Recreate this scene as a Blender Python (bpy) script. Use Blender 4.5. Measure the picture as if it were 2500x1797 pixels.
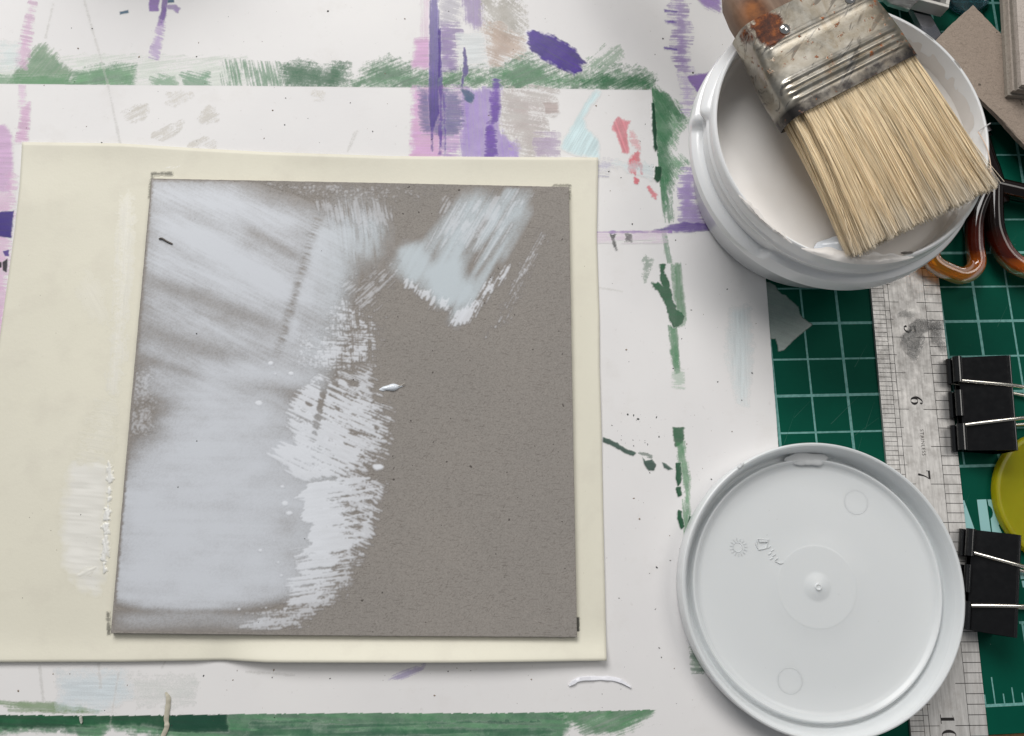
import bpy, math, random
import numpy as np
from mathutils import Matrix, Vector

# ------------------------------------------------------------------ scene, camera, light
sc = bpy.context.scene
for o in list(bpy.data.objects):
    bpy.data.objects.remove(o)
random.seed(7)
MM = 0.001                                   # everything below is laid out in millimetres

W, H, F = 2500.0, 1797.0, 2102.83            # photograph size and focal length in its pixels
CAM = np.array([-99.386, -99.811, 281.030])  # camera position above the cutting mat (mm)
RV = np.array([-0.2122422, 0.0762461, 0.0253679])
_t = np.linalg.norm(RV); _k = RV / _t
_K = np.array([[0, -_k[2], _k[1]], [_k[2], 0, -_k[0]], [-_k[1], _k[0], 0]])
ROT = np.eye(3) + math.sin(_t) * _K + (1 - math.cos(_t)) * _K @ _K

cam_d = bpy.data.cameras.new('camera'); cam = bpy.data.objects.new('camera', cam_d)
sc.collection.objects.link(cam)
cam_d.sensor_width = 36.0; cam_d.lens = F / W * 36.0
cam_d.clip_start = 0.005; cam_d.clip_end = 20.0
m = Matrix([list(r) for r in ROT.T]).to_4x4(); m.translation = Vector(CAM * MM)
cam.matrix_world = m
sc.camera = cam

world = bpy.data.worlds.new('World'); sc.world = world; world.use_nodes = True
wb = world.node_tree.nodes['Background']
wb.inputs['Color'].default_value = (0.92, 0.96, 1.0, 1); wb.inputs['Strength'].default_value = 0.18

def area(name, loc, target, size, size_y, energy, col):
    d = bpy.data.lights.new(name, 'AREA'); d.shape = 'RECTANGLE'
    d.size = size; d.size_y = size_y; d.energy = energy; d.color = col
    o = bpy.data.objects.new(name, d); sc.collection.objects.link(o)
    o.location = loc
    o.rotation_euler = (Vector(target) - Vector(loc)).to_track_quat('-Z', 'Y').to_euler()
    return o
area('window_light', (-0.50, 1.15, 1.15), (-0.05, 0, 0), 1.10, 0.80, 26.5, (1.0, 0.985, 0.965))
area('ceiling_light', (0.80, 0.32, 1.5), (0, -0.05, 0), 0.7, 0.7, 6.0, (1.0, 0.96, 0.91))

sc.view_settings.view_transform = 'Standard'; sc.view_settings.look = 'None'
sc.view_settings.exposure = 0.0; sc.view_settings.gamma = 1.0
sc.render.engine = 'CYCLES'
sc.cycles.transparent_max_bounces = 24
sc.render.resolution_x = 1024; sc.render.resolution_y = 736

# ------------------------------------------------------------------ layout helpers
def P(px, py, z=0.0):
    """photo pixel -> point (mm) on the real horizontal plane at height z"""
    d = ROT.T @ np.array([(px - W / 2) / F, -(py - H / 2) / F, -1.0])
    return CAM + d * ((z - CAM[2]) / d[2])
def PP(pts, z=0.0):
    return [P(a, b, z) for a, b in pts]
def to_px(X, Y, Z):
    q = np.stack([X - CAM[0], Y - CAM[1], Z - CAM[2]], -1) @ ROT.T
    return W / 2 + F * q[..., 0] / -q[..., 2], H / 2 - F * q[..., 1] / -q[..., 2]

# ------------------------------------------------------------------ noise
def _hash(ix, iy, seed):
    n = (ix.astype(np.int64) * 374761393 + iy.astype(np.int64) * 668265263 + seed * 974634777) & 0xffffffff
    n = ((n ^ (n >> 13)) * 1274126177) & 0xffffffff
    n = (n ^ (n >> 16)) & 0xffffffff
    n = (n * 2246822519) & 0xffffffff
    return ((n ^ (n >> 15)) & 0xffffff) / float(0xffffff)
def vn(x, y, seed=0):
    x = np.asarray(x, float); y = np.asarray(y, float)
    ix, iy = np.floor(x), np.floor(y); fx, fy = x - ix, y - iy
    fx = fx * fx * (3 - 2 * fx); fy = fy * fy * (3 - 2 * fy)
    a, b = _hash(ix, iy, seed), _hash(ix + 1, iy, seed)
    c, d = _hash(ix, iy + 1, seed), _hash(ix + 1, iy + 1, seed)
    return (a + (b - a) * fx) * (1 - fy) + (c + (d - c) * fx) * fy
def fbm(x, y, seed=0, o=4):
    s = 0; a = 0.5; t = 0
    for i in range(o):
        s = s + a * vn(x * 2 ** i, y * 2 ** i, seed + i * 17); t += a; a *= 0.5
    return s / t
def sstep(a, b, x):
    t = np.clip((x - a) / (b - a), 0, 1); return t * t * (3 - 2 * t)
def lin(c):
    return tuple(v / 12.92 if v <= 0.04045 else ((v + 0.055) / 1.055) ** 2.4 for v in c)
def rgb8(r, g, b):
    return lin((r / 255, g / 255, b / 255))

# ------------------------------------------------------------------ object helpers
def link(o, parent=None):
    sc.collection.objects.link(o)
    if parent is not None:
        o.parent = parent
    return o
def tag(o, label=None, cat=None, group=None, kind=None):
    if label: o['label'] = label
    if cat: o['category'] = cat
    if group: o['group'] = group
    if kind: o['kind'] = kind
    return o
def empty(name, loc=(0, 0, 0), rz=0.0):
    o = bpy.data.objects.new(name, None); o.empty_display_size = 0.005
    o.location = Vector(loc) * MM; o.rotation_euler = (0, 0, rz)
    return link(o)
def mesh_obj(name, verts, faces, mat, parent=None, smooth=None, mm=True):
    me = bpy.data.meshes.new(name)
    s = MM if mm else 1.0
    me.from_pydata([(v[0] * s, v[1] * s, v[2] * s) for v in verts], [], faces)
    me.validate(); me.update()
    if smooth is not None:
        me.polygons.foreach_set('use_smooth', [True] * len(me.polygons))
        me.set_sharp_from_angle(angle=math.radians(smooth))
    me.materials.append(mat)
    return link(bpy.data.objects.new(name, me), parent)
def grid_arrays(name, V, Q, mat, parent=None, smooth=False, attr=None):
    """fast mesh from numpy vertex (mm) and quad arrays"""
    me = bpy.data.meshes.new(name)
    me.vertices.add(len(V)); me.vertices.foreach_set('co', (V * MM).astype(np.float32).ravel())
    me.loops.add(len(Q) * 4); me.loops.foreach_set('vertex_index', Q.astype(np.int32).ravel())
    me.polygons.add(len(Q))
    me.polygons.foreach_set('loop_start', np.arange(0, len(Q) * 4, 4, dtype=np.int32))
    me.polygons.foreach_set('loop_total', np.full(len(Q), 4, dtype=np.int32))
    me.update(calc_edges=True)
    if smooth:
        me.polygons.foreach_set('use_smooth', np.ones(len(Q), dtype=bool))
    if attr is not None:
        a = me.attributes.new('paint', 'FLOAT_COLOR', 'POINT')
        a.data.foreach_set('color', attr.astype(np.float32).ravel())
    me.materials.append(mat)
    return link(bpy.data.objects.new(name, me), parent)
def slab(name, poly, z0, z1, mat, parent=None, ch=0.0, jag=0.0):
    """upright prism over a polygon (mm), optional top chamfer and jagged cut edge"""
    if jag:
        out = []
        for i in range(len(poly)):
            a, b = np.array(poly[i][:2]), np.array(poly[(i + 1) % len(poly)][:2])
            L = np.linalg.norm(b - a); n = max(1, int(L / 1.2)); nr = np.array([a[1] - b[1], b[0] - a[0]]) / L
            for k in range(n):
                out.append(a + (b - a) * k / n + nr * (random.uniform(-jag, jag) if k else 0))
        poly = out
    poly = [(float(p[0]), float(p[1])) for p in poly]
    n = len(poly)
    if sum(poly[i][0] * poly[(i + 1) % n][1] - poly[(i + 1) % n][0] * poly[i][1] for i in range(n)) < 0:
        poly = poly[::-1]
    rings = [(0, z0)]
    if ch: rings += [(0, z1 - ch), (ch, z1)]
    else: rings += [(0, z1)]
    V = []; Fs = []
    for ins, z in rings:
        for i in range(n):
            if ins:
                a, b, c = (np.array(poly[(i + k) % n]) for k in (-1, 0, 1))
                d1 = (b - a) / (np.linalg.norm(b - a) + 1e-9); d2 = (c - b) / (np.linalg.norm(c - b) + 1e-9)
                nn = np.array([-d1[1], d1[0]]) + np.array([-d2[1], d2[0]])
                l = np.linalg.norm(nn); nn = nn / l if l > 1e-6 else nn
                q = b + nn * ins
            else: q = poly[i]
            V.append((q[0], q[1], z))
    for r in range(len(rings) - 1):
        for i in range(n):
            j = (i + 1) % n
            Fs.append((r * n + i, r * n + j, (r + 1) * n + j, (r + 1) * n + i))
    Fs.append(tuple(range(n))[::-1]); Fs.append(tuple((len(rings) - 1) * n + i for i in range(n)))
    return mesh_obj(name, V, Fs, mat, parent)
def lathe(name, prof, c, mat, parent=None, seg=128, smooth=35, close=False, rfun=None):
    V = []; Fs = []; n = len(prof)
    for s in range(seg):
        a = 2 * math.pi * s / seg
        for k, (r, z) in enumerate(prof):
            if rfun: r, z = rfun(a, k, r, z)
            V.append((c[0] + r * math.cos(a), c[1] + r * math.sin(a), c[2] + z))
    for s in range(seg):
        t = (s + 1) % seg
        for k in range(n - 1):
            Fs.append((s * n + k, t * n + k, t * n + k + 1, s * n + k + 1))
        if close: Fs.append((s * n + n - 1, t * n + n - 1, t * n, s * n))
    return mesh_obj(name, V, Fs, mat, parent, smooth)
def catmull(pts, n=8):
    pts = [np.array(p, float) for p in pts]; q = [2 * pts[0] - pts[1]] + pts + [2 * pts[-1] - pts[-2]]
    out = []
    for i in range(1, len(q) - 2):
        for k in range(n):
            t = k / n
            out.append(0.5 * (2 * q[i] + (q[i + 1] - q[i - 1]) * t + (2 * q[i - 1] - 5 * q[i] + 4 * q[i + 1] - q[i + 2]) * t * t
                              + (3 * q[i] - q[i - 1] - 3 * q[i + 1] + q[i + 2]) * t ** 3))
    out.append(pts[-1]); return out
def tube_data(pts, rad, seg=10, flat=1.0, closed=False):
    pts = [np.array(p, float) for p in pts]; n = len(pts)
    if not hasattr(rad, '__len__'): rad = [rad] * n
    V = []; Fs = []
    for i, p in enumerate(pts):
        t = (pts[(i + 1) % n] if (closed or i < n - 1) else p) - (pts[i - 1] if (closed or i > 0) else p)
        t = t / np.linalg.norm(t)
        up = np.array([0, 0, 1.0]) if abs(t[2]) < 0.95 else np.array([0, 1.0, 0])
        sx = np.cross(t, up); sx /= np.linalg.norm(sx); sy = np.cross(sx, t)
        for s in range(seg):
            a = 2 * math.pi * s / seg
            V.append(p + rad[i] * (sx * math.cos(a) + sy * math.sin(a) * flat))
    for i in range(n if closed else n - 1):
        j = (i + 1) % n
        for s in range(seg):
            u = (s + 1) % seg
            Fs.append((i * seg + s, i * seg + u, j * seg + u, j * seg + s))
    if not closed:
        Fs.append(tuple(range(seg))[::-1]); Fs.append(tuple((n - 1) * seg + s for s in range(seg)))
    return V, Fs
def tube(name, pts, rad, mat, parent=None, seg=10, flat=1.0, closed=False):
    V, Fs = tube_data(pts, rad, seg, flat, closed)
    return mesh_obj(name, V, Fs, mat, parent, 50)
def join(parts):
    V = []; Fs = []
    for v, f in parts:
        o = len(V); V += list(v); Fs += [tuple(i + o for i in q) for q in f]
    return V, Fs
def box_data(x0, x1, y0, y1, z0, z1):
    V = [(x, y, z) for z in (z0, z1) for y in (y0, y1) for x in (x0, x1)]
    return V, [(0, 2, 3, 1), (4, 5, 7, 6), (0, 1, 5, 4), (2, 6, 7, 3), (0, 4, 6, 2), (1, 3, 7, 5)]

# ------------------------------------------------------------------ material helpers
class Mat:
    def __init__(s, name, base=(.8, .8, .8), rough=.5, metal=0.0, spec=.5, **kw):
        s.m = bpy.data.materials.new(name); s.m.use_nodes = True; s.nt = s.m.node_tree
        s.b = s.nt.nodes['Principled BSDF']
        s.set('Base Color', (*base, 1)); s.set('Roughness', rough); s.set('Metallic', metal); s.set('Specular IOR Level', spec)
        for k, v in kw.items(): s.set(k.replace('_', ' '), v)
        s.co = s.nt.nodes.new('ShaderNodeTexCoord')
    def set(s, k, v): s.b.inputs[k].default_value = v
    def n(s, t, **kw):
        x = s.nt.nodes.new('ShaderNode' + t)
        for k, v in kw.items(): setattr(x, k, v)
        return x
    def l(s, a, b): s.nt.links.new(a, b)
    def noise(s, scale, detail=4, rough=.55, stretch=None, rot=0.0, src=None, dist=0.0):
        x = s.n('TexNoise'); x.inputs['Scale'].default_value = scale
        x.inputs['Detail'].default_value = detail; x.inputs['Roughness'].default_value = rough
        x.inputs['Distortion'].default_value = dist
        v = src or s.co.outputs['Object']
        if stretch or rot:
            mp = s.n('Mapping'); mp.inputs['Rotation'].default_value = (0, 0, rot)
            s.l(v, mp.inputs['Vector'])
            mp2 = s.n('Mapping'); mp2.inputs['Scale'].default_value = stretch or (1, 1, 1)
            s.l(mp.outputs[0], mp2.inputs['Vector']); v = mp2.outputs[0]
        s.l(v, x.inputs['Vector']); return x.outputs['Fac']
    def ramp(s, fac, stops, interp='LINEAR'):
        r = s.n('ValToRGB'); r.color_ramp.interpolation = interp
        el = r.color_ramp.elements
        while len(el) < len(stops): el.new(0.5)
        for e, (p, c) in zip(el, stops):
            e.position = p; e.color = (*c, 1) if hasattr(c, '__len__') else (c, c, c, 1)
        s.l(fac, r.inputs['Fac']); return r.outputs['Color']
    def mix(s, fac, a, b, mode='MIX'):
        x = s.n('Mix'); x.data_type = 'RGBA'; x.blend_type = mode
        for i, v in ((0, fac), (6, a), (7, b)):
            if hasattr(v, 'is_linked') or hasattr(v, 'links'): s.l(v, x.inputs[i])
            else: x.inputs[i].default_value = v if i == 0 else (*v, 1) if len(v) == 3 else v
        return x.outputs[2]
    def math(s, op, a, b=0.0, clamp=False):
        x = s.n('Math'); x.operation = op; x.use_clamp = clamp
        for i, v in ((0, a), (1, b)):
            if hasattr(v, 'links'): s.l(v, x.inputs[i])
            else: x.inputs[i].default_value = v
        return x.outputs[0]
    def bump(s, h, strength=.3, dist=.0002, prev=None):
        x = s.n('Bump'); x.inputs['Strength'].default_value = strength; x.inputs['Distance'].default_value = dist
        s.l(h, x.inputs['Height'])
        if prev: s.l(prev, x.inputs['Normal'])
        return x.outputs[0]
    def to(s, k, out): s.l(out, s.b.inputs[k])
    def axis(s, i):
        x = s.n('SeparateXYZ'); s.l(s.co.outputs['Object'], x.inputs[0]); return x.outputs[i]

# paint films: pigment and cover are stored per point of the film itself
def film_mat(name, rough, spec=.5, coat=0.0, bump=0.0, grain=.22):
    M = Mat(name, rough=rough, spec=spec)
    at = M.n('Attribute'); at.attribute_name = 'paint'
    gr = M.noise(2600, 2)
    col = M.mix(grain * .7, at.outputs['Color'], M.ramp(gr, [(.3, .35), (.7, 1.0)]), 'MULTIPLY')
    M.to('Base Color', col)
    M.to('Alpha', at.outputs['Alpha'])
    if coat: M.set('Coat Weight', coat); M.set('Coat Roughness', .12)
    if bump: M.to('Normal', M.bump(gr, bump, .00012))
    return M.m
MAT_PAINT = film_mat('acrylic_paint', .55, .4, 0, .25)
MAT_THICK = film_mat('thick_acrylic_paint', .28, .5, 0, .1)
MAT_GESSO = film_mat('wet_white_primer', .30, .5, 0.0, .04, .05)
MAT_RIDGE = film_mat('brushed_primer', .22, .5, 0.0, .05, .06)
MAT_DRY = film_mat('dried_white_primer', .42, .5, 0, .2, .04)
MAT_GLUE = film_mat('clear_glue', .12, .9, 0, 0, .05)
MAT_TAPE = film_mat('tape', .35, .5, 0, .3)

def film(name, parent, box, z, fn, mat, step=.22, relief=0.0, zfun=None, base=None, tint=.58):
    cs = np.array([P(a, b, z)[:2] for a, b in ((box[0], box[1]), (box[2], box[1]), (box[2], box[3]), (box[0], box[3]))])
    x0, y0 = cs.min(0); x1, y1 = cs.max(0)
    nx, ny = max(2, int((x1 - x0) / step) + 1), max(2, int((y1 - y0) / step) + 1)
    X, Y = np.meshgrid(np.linspace(x0, x1, nx), np.linspace(y0, y1, ny))
    px, py = to_px(X, Y, np.full_like(X, z))
    a, col = fn(px, py)
    a = np.clip(a, 0, 1)
    if base is not None:            # thin paint tints what it lies on: pigment and ground are mixed in the film itself
        if np.ndim(col) == 1: col = np.broadcast_to(np.array(col), a.shape + (3,))
        t_ = (np.clip(a, 0, 1) ** tint)[..., None]
        col = base(px, py) * (1 - t_) + col * t_; a0 = a
    else: a0 = a
    Z = np.full_like(X, z) + (zfun(X, Y) if zfun else 0) + relief * a0
    keep = np.maximum(np.maximum(a[:-1, :-1], a[1:, :-1]), np.maximum(a[:-1, 1:], a[1:, 1:])) > (.04 if base is None else .012)
    if not keep.any(): return None
    idx = np.arange(nx * ny).reshape(ny, nx)
    Q = np.stack([idx[:-1, :-1][keep], idx[:-1, 1:][keep], idx[1:, 1:][keep], idx[1:, :-1][keep]], 1)
    u, inv = np.unique(Q, return_inverse=True); Q = inv.reshape(Q.shape)
    V = np.stack([X.ravel()[u], Y.ravel()[u], Z.ravel()[u]], 1)
    if np.ndim(col) == 1: col = np.broadcast_to(np.array(col), a.shape + (3,))
    A = np.concatenate([col.reshape(-1, 3)[u], (a.ravel()[u] if base is None else np.ones(len(u)))[:, None]], 1)
    return grid_arrays(name, V, Q, mat, parent, True, A)
def sdf(px, py, poly):
    """signed distance to a polygon in the film's own plane, inside positive"""
    d = np.full(px.shape, 1e9); inside = np.zeros(px.shape, bool); n = len(poly)
    for i in range(n):
        (ax, ay), (bx, by) = poly[i], poly[(i + 1) % n]
        ex, ey = bx - ax, by - ay; wx, wy = px - ax, py - ay
        t = np.clip((wx * ex + wy * ey) / (ex * ex + ey * ey + 1e-9), 0, 1)
        d = np.minimum(d, np.hypot(wx - ex * t, wy - ey * t))
        if ay != by:
            c = (ay > py) != (by > py); xi = ax + (py - ay) / (by - ay) * ex
            inside ^= c & (px < xi)
    return np.where(inside, d, -d)
def streaks(px, py, ang, fine=2.2, long=70, seed=0):
    c, s = math.cos(math.radians(ang)), math.sin(math.radians(ang))
    u, v = px * c + py * s, -px * s + py * c
    v = v + 2.0 * vn(u / 60, v / 40, seed + 5)
    return .6 * vn(u / long, v / fine, seed) + .4 * vn(u / (long * .5), v / (fine * 2.3), seed + 3)

# ------------------------------------------------------------------ table and cutting mat
M = Mat('table_wood', rough=.45)
g = M.noise(30, 6, .6, (14, 1, 1))
M.to('Base Color', M.ramp(g, [(.3, rgb8(122, 82, 44)), (.55, rgb8(168, 118, 66)), (.75, rgb8(186, 138, 84))]))
tag(slab('table', [(-450, -420), (450, -420), (450, 420), (-450, 420)], -25, -3.2, M.m), kind='structure')

M = Mat('mat_vinyl', rough=.62, spec=.08)
n1 = M.noise(35, 5); n2 = M.noise(900, 3)
c = M.ramp(n1, [(.3, rgb8(0, 70, 56)), (.7, rgb8(1, 82, 64))])
scr = M.noise(160, 3, .6, (1, .12, 1), .7)
c = M.mix(M.ramp(scr, [(.70, 0.0), (.80, .12)]), c, rgb8(96, 140, 126))
M.to('Base Color', c); M.to('Normal', M.bump(n2, .22, .00008))
MAT_MAT = M.m
MAT_PRINT = Mat('mat_print', rgb8(128, 178, 172), .6, spec=.2)
pn = MAT_PRINT.noise(700, 3)
MAT_PRINT.to('Base Color', MAT_PRINT.ramp(pn, [(.3, rgb8(92, 146, 140)), (.6, rgb8(120, 172, 166))]))
MAT_LETTER = Mat('mat_lettering', rgb8(150, 196, 196), .6, spec=.2).m
mat_o = empty('cutting_mat', (0, 0, 0))
tag(mat_o, 'dark green cutting mat with pale half inch grid under the ruler', 'cutting mat')
MB_Y = -161.75
slab('mat_body', [(-310, MB_Y), (330, MB_Y), (330, 250), (-310, 250)], -3.2, 0, MAT_MAT, mat_o, ch=.3)
parts = []
G = 12.7
def stripx(y, x0, x1, w): parts.append(box_data(x0, x1, y - w / 2, y + w / 2, .012, .03))
def stripy(x, y0, y1, w): parts.append(box_data(x - w / 2, x + w / 2, y0, y1, .010, .034))
for j in range(-18, 7):
    stripx(-G * j, -260, 4.05 * 25.4 + 140, .62 if j % 2 else .95)
for i in range(-20, 19):
    stripy(G * i, -G * 6, G * 18, .95 if i % 2 else .66)
yb = -152.86
stripx(yb, 40, 240, .9)
for k in range(-4, 40):
    x = P(2430.2, 1722, 0)[0] + k * G / 4
    stripy(x, yb, yb + (8.6 if k % 4 == 0 else 5.2 if k % 2 == 0 else 3.4), .42)
stripx(P(2495, 1520)[1], P(2488, 1520)[0], 240, .8)
stripy(P(2497, 1530)[0], yb + 6, P(2495, 1520)[1], .7)
V, Fs = join(parts)
mesh_obj('printed_grid', V, Fs, MAT_PRINT.m, mat_o)
# stencil lettering on the mat
def letter(pts, name='printed_letter'):
    slab(name, PP(pts, 0), .008, .04, MAT_LETTER, mat_o)
def c4(x, y): return (2280 + x / 6.268, 1040 + y / 6.268)
letter([c4(*q) for q in [(440, 1135), (462, 1135), (625, 1590), (700, 1800), (560, 1800), (380, 1300)]])
letter([c4(*q) for q in [(658, 1128), (800, 1122), (868, 1600), (890, 1760), (745, 1760), (715, 1590)]])
letter([c4(*q) for q in [(820, 1124), (940, 1128), (1030, 1150), (1090, 1230), (1090, 1340), (1040, 1430), (988, 1520),
                         (1040, 1640), (1120, 1790), (960, 1790), (893, 1640), (868, 1420), (895, 1385), (903, 1330), (890, 1275),
                         (868, 1240), (838, 1218)]])
letter([(2490, 1398), (2512, 1396), (2514, 1412), (2492, 1414)])
letter([(2494, 1418), (2514, 1418), (2514, 1436), (2497, 1434)])

rnd = random.Random(17); parts = []
for k in range(70):
    x, y = rnd.uniform(5, 130), rnd.uniform(-158, 110); a = rnd.gauss(1.45, .5); L = rnd.uniform(2, 16); w = rnd.uniform(.05, .13)
    dx, dy = math.cos(a), math.sin(a)
    V = [(x - dy * w, y + dx * w, .045), (x + dy * w, y - dx * w, .045), (x + dx * L + dy * w * .2, y + dy * L - dx * w * .2, .045), (x + dx * L - dy * w * .2, y + dy * L + dx * w * .2, .045)]
    parts.append((V, [(0, 1, 2, 3)]))
V, Fs = join(parts)
tag(mesh_obj('knife_cuts', V, Fs, Mat('cut_vinyl', rgb8(22, 92, 76), .7).m, mat_o), kind='stuff')

# ------------------------------------------------------------------ white work board with old paint marks
ZS = 1.5
M = Mat('white_card', rough=.5, spec=.35)
n1 = M.noise(18, 4); n2 = M.noise(420, 4, .65); n3 = M.noise(60, 5, .7)
c = M.ramp(n1, [(.3, rgb8(226, 224, 224)), (.7, rgb8(233, 231, 230))])
c = M.mix(M.ramp(n3, [(.56, 0.0), (.76, .22)]), c, rgb8(206, 200, 193))
c = M.mix(M.ramp(n2, [(.66, 0.0), (.76, .20)]), c, rgb8(160, 152, 146))
M.to('Base Color', c); M.to('Normal', M.bump(n2, .05, .0001))
sheet = empty('work_board', (0, 0, 0))
tag(sheet, 'large white work board smeared with green, purple and pink paint', 'work board')
slab('board_face', [(-330, -200), (8.4, -200), (12.9, -8), (15.6, 160), (-330, 160)], .04, ZS, M.m, sheet, ch=.12, jag=.05)

LAY = []
def mark(poly, rgb, op=.9, ang=0, st=.5, gr=.35, edge=5, wob=2, soft=.42, rgb2=None, hard=None, fine=2.2, long=70,
         mat=None, name='paint_stroke', relief=0.0, parent=None, z=ZS, label=None, step=.22):
    pad = wob * 1.5 + 2 + min(edge * .8, 7)
    xs, ys = [p[0] for p in poly], [p[1] for p in poly]
    box = (min(xs) - pad, min(ys) - pad, max(xs) + pad, max(ys) + pad)
    lay = 1 + max([l for b, l, q, _f in LAY if q is parent and not (b[2] < box[0] or b[0] > box[2] or b[3] < box[1] or b[1] > box[3])], default=0)
    under = [e for e in LAY if e[2] is parent and not (e[0][2] < box[0] or e[0][0] > box[2] or e[0][3] < box[1] or e[0][1] > box[3])]
    seed = (len(LAY) + 1) * 11
    def fn(px, py):
        d = sdf(px, py, poly) + min(edge * .8, 7) + wob * 3.2 * (fbm(px / 13, py / 13, seed, 4) - .5)
        c_ = np.clip(d / edge, -.3, 1)
        s = np.clip((streaks(px, py, ang, fine, long, seed) - .5) * 1.7 + .5, 0, 1); gn = np.clip((.6 * vn(px / 1.9, py / 1.9, seed + 9) + .4 * vn(px / 4.5, py / 4.5, seed + 2) - .5) * 1.5 + .5, 0, 1)
        lo = fbm(px / 22, py / 22, seed + 41, 3)
        ed = edge * (1.7 if (edge < 5 or mat is MAT_THICK) else 2.4)
        thr = .36 + st * 1.5 * (s - .5) + gr * 1.1 * (gn - .5) + (st + gr) * .45 * (lo - .5)
        a = sstep(-soft, soft, np.clip(d / ed, -.3, 1) - thr)
        a = a * (1 - (.3 if mat is MAT_THICK else .62) * np.clip(.75 * st * (1 - s) + .5 * gr * (1 - gn) + .5 * (st + gr) * (lo - .35), 0, .7))
        a = np.where(d > 0, a, 0) * op
        if hard is not None: a = np.where(hard(px, py), a, 0)
        k = np.clip(.5 + 1.1 * (fbm(px / 30, py / 18, seed + 31) - .5) + .7 * (s - .5), 0, 1)[..., None]
        c1 = np.array(lin(tuple(v / 255 for v in rgb))); c2 = np.array(lin(tuple(v / 255 for v in (rgb2 or rgb))))
        col = (c1 * (1 - k) + c2 * k) * (0.86 + .28 * s[..., None])
        col = np.clip(col.mean(-1, keepdims=True) + (col - col.mean(-1, keepdims=True)) * (1.2 if max(rgb) < 150 else .9), 0, 1)
        return a, col
    LAY.append((box, lay, parent, fn))
    ground = {None: (232, 230, 229), 'cream_paper': (227, 223, 206), 'tape_scrap': (0, 72, 58)}.get(parent.name if parent else None)
    def base(px, py):
        c0 = np.broadcast_to(np.array(rgb8(*ground)), px.shape + (3,)).copy()
        for e in under:
            ins = (px >= e[0][0]) & (px <= e[0][2]) & (py >= e[0][1]) & (py <= e[0][3])
            if not ins.any(): continue
            aj, cj = e[3](px[ins], py[ins]); aj = np.clip(aj, 0, 1)[..., None]; c0[ins] = c0[ins] * (1 - aj) + cj * aj
        return c0
    o = film(name, parent or sheet, box, z + .004 + .004 * lay, fn, mat or MAT_PAINT, step, relief, None, base if ground else None)
    if o and label: o['label'] = label
    return o
def wide(x0, y0, x1, y1, w, w2=None):
    w2 = w if w2 is None else w2; L = math.hypot(x1 - x0, y1 - y0); nx, ny = -(y1 - y0) / L, (x1 - x0) / L
    return [(x0 + nx * w / 2, y0 + ny * w / 2), (x1 + nx * w2 / 2, y1 + ny * w2 / 2), (x1 - nx * w2 / 2, y1 - ny * w2 / 2), (x0 - nx * w / 2, y0 - ny * w / 2)]
def rect(x0, y0, x1, y1): return [(x0, y0), (x1, y0), (x1, y1), (x0, y1)]
def A5(*pts): return [(x / 2.387, y / 2.387) for x, y in pts]
def A4(*pts): return [(950 + x / 2.5475, y / 2.5475) for x, y in pts]

DG, MG, LG = (26, 84, 52), (62, 116, 78), (112, 152, 112)
top = lambda px, py: py < 204.4 + .0092 * px
def topm(poly, rgb, **k): mark(poly, rgb, hard=top, **k)
topm(rect(-40, 140, 600, 226), (206, 220, 204), op=.55, ang=-8, st=.7, gr=.5, edge=30, wob=6)
topm(A5((40, 500), (70, 440), (170, 330), (220, 265), (265, 255), (330, 330), (420, 430), (440, 520)), LG, rgb2=(84, 132, 92), op=.88, ang=-50, st=.35, gr=.35, edge=10, wob=5)
topm([(-20, 182), (30, 186), (170, 188), (170, 226), (-20, 226)], (92, 142, 100), op=.8, ang=0, st=.5, gr=.4, edge=10)
topm(A5((380, 500), (440, 420), (560, 385), (700, 372), (788, 378), (792, 520), (400, 520)), MG, rgb2=(104, 150, 110), op=.9, ang=-10, st=.3, gr=.4, edge=12, wob=4)
topm(A5((890, 440), (1010, 452), (1030, 500), (880, 510)), (92, 142, 104), op=.7, ang=20, st=.6, gr=.5, edge=10, wob=4)
topm(A5((1060, 432), (1215, 425), (1218, 510), (1080, 510)), (74, 130, 92), op=.8, ang=15, st=.6, gr=.5, edge=9, wob=4)
topm(A5((1295, 355), (1440, 365), (1445, 515), (1300, 515)), (70, 128, 88), rgb2=(48, 108, 70), op=.9, ang=80, st=.7, gr=.3, edge=24, wob=4)
topm(A5((1455, 365), (1660, 375), (1660, 520), (1470, 520)), (70, 128, 88), rgb2=(42, 102, 64), op=.9, ang=78, st=.75, gr=.3, edge=22, wob=4)
topm(A5((1640, 380), (1760, 355), (1890, 385), (1960, 362), (2030, 372), (2040, 525), (1640, 525)), (34, 96, 60), rgb2=DG, op=.97, ang=8, st=.25, gr=.45, edge=16, wob=6)
topm([(838, 214), (862, 190), (900, 158), (940, 138), (975, 150), (1012, 163), (1060, 172), (1140, 160), (1195, 165), (1240, 138), (1275, 130),
      (1320, 146), (1370, 172), (1420, 168), (1470, 160), (1530, 165), (1572, 172), (1597, 196), (1594, 228), (838, 228)],
     (38, 96, 60), rgb2=(72, 124, 84), op=.95, ang=-22, st=.32, gr=.45, edge=22, wob=9)
topm(A4((1180, 480), (1250, 380), (1350, 300), (1430, 300), (1440, 360), (1380, 430), (1500, 420), (1580, 430), (1640, 470), (1640, 560), (1180, 560)),
     (124, 166, 130), rgb2=(70, 128, 86), op=.8, ang=-40, st=.7, gr=.7, edge=30, wob=8)
topm(A4((1200, 500), (1300, 470), (1420, 490), (1560, 450), (1630, 470), (1640, 560), (1200, 560)), (34, 96, 58), op=.92, ang=-30, st=.4, gr=.5, edge=16, wob=6)
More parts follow.
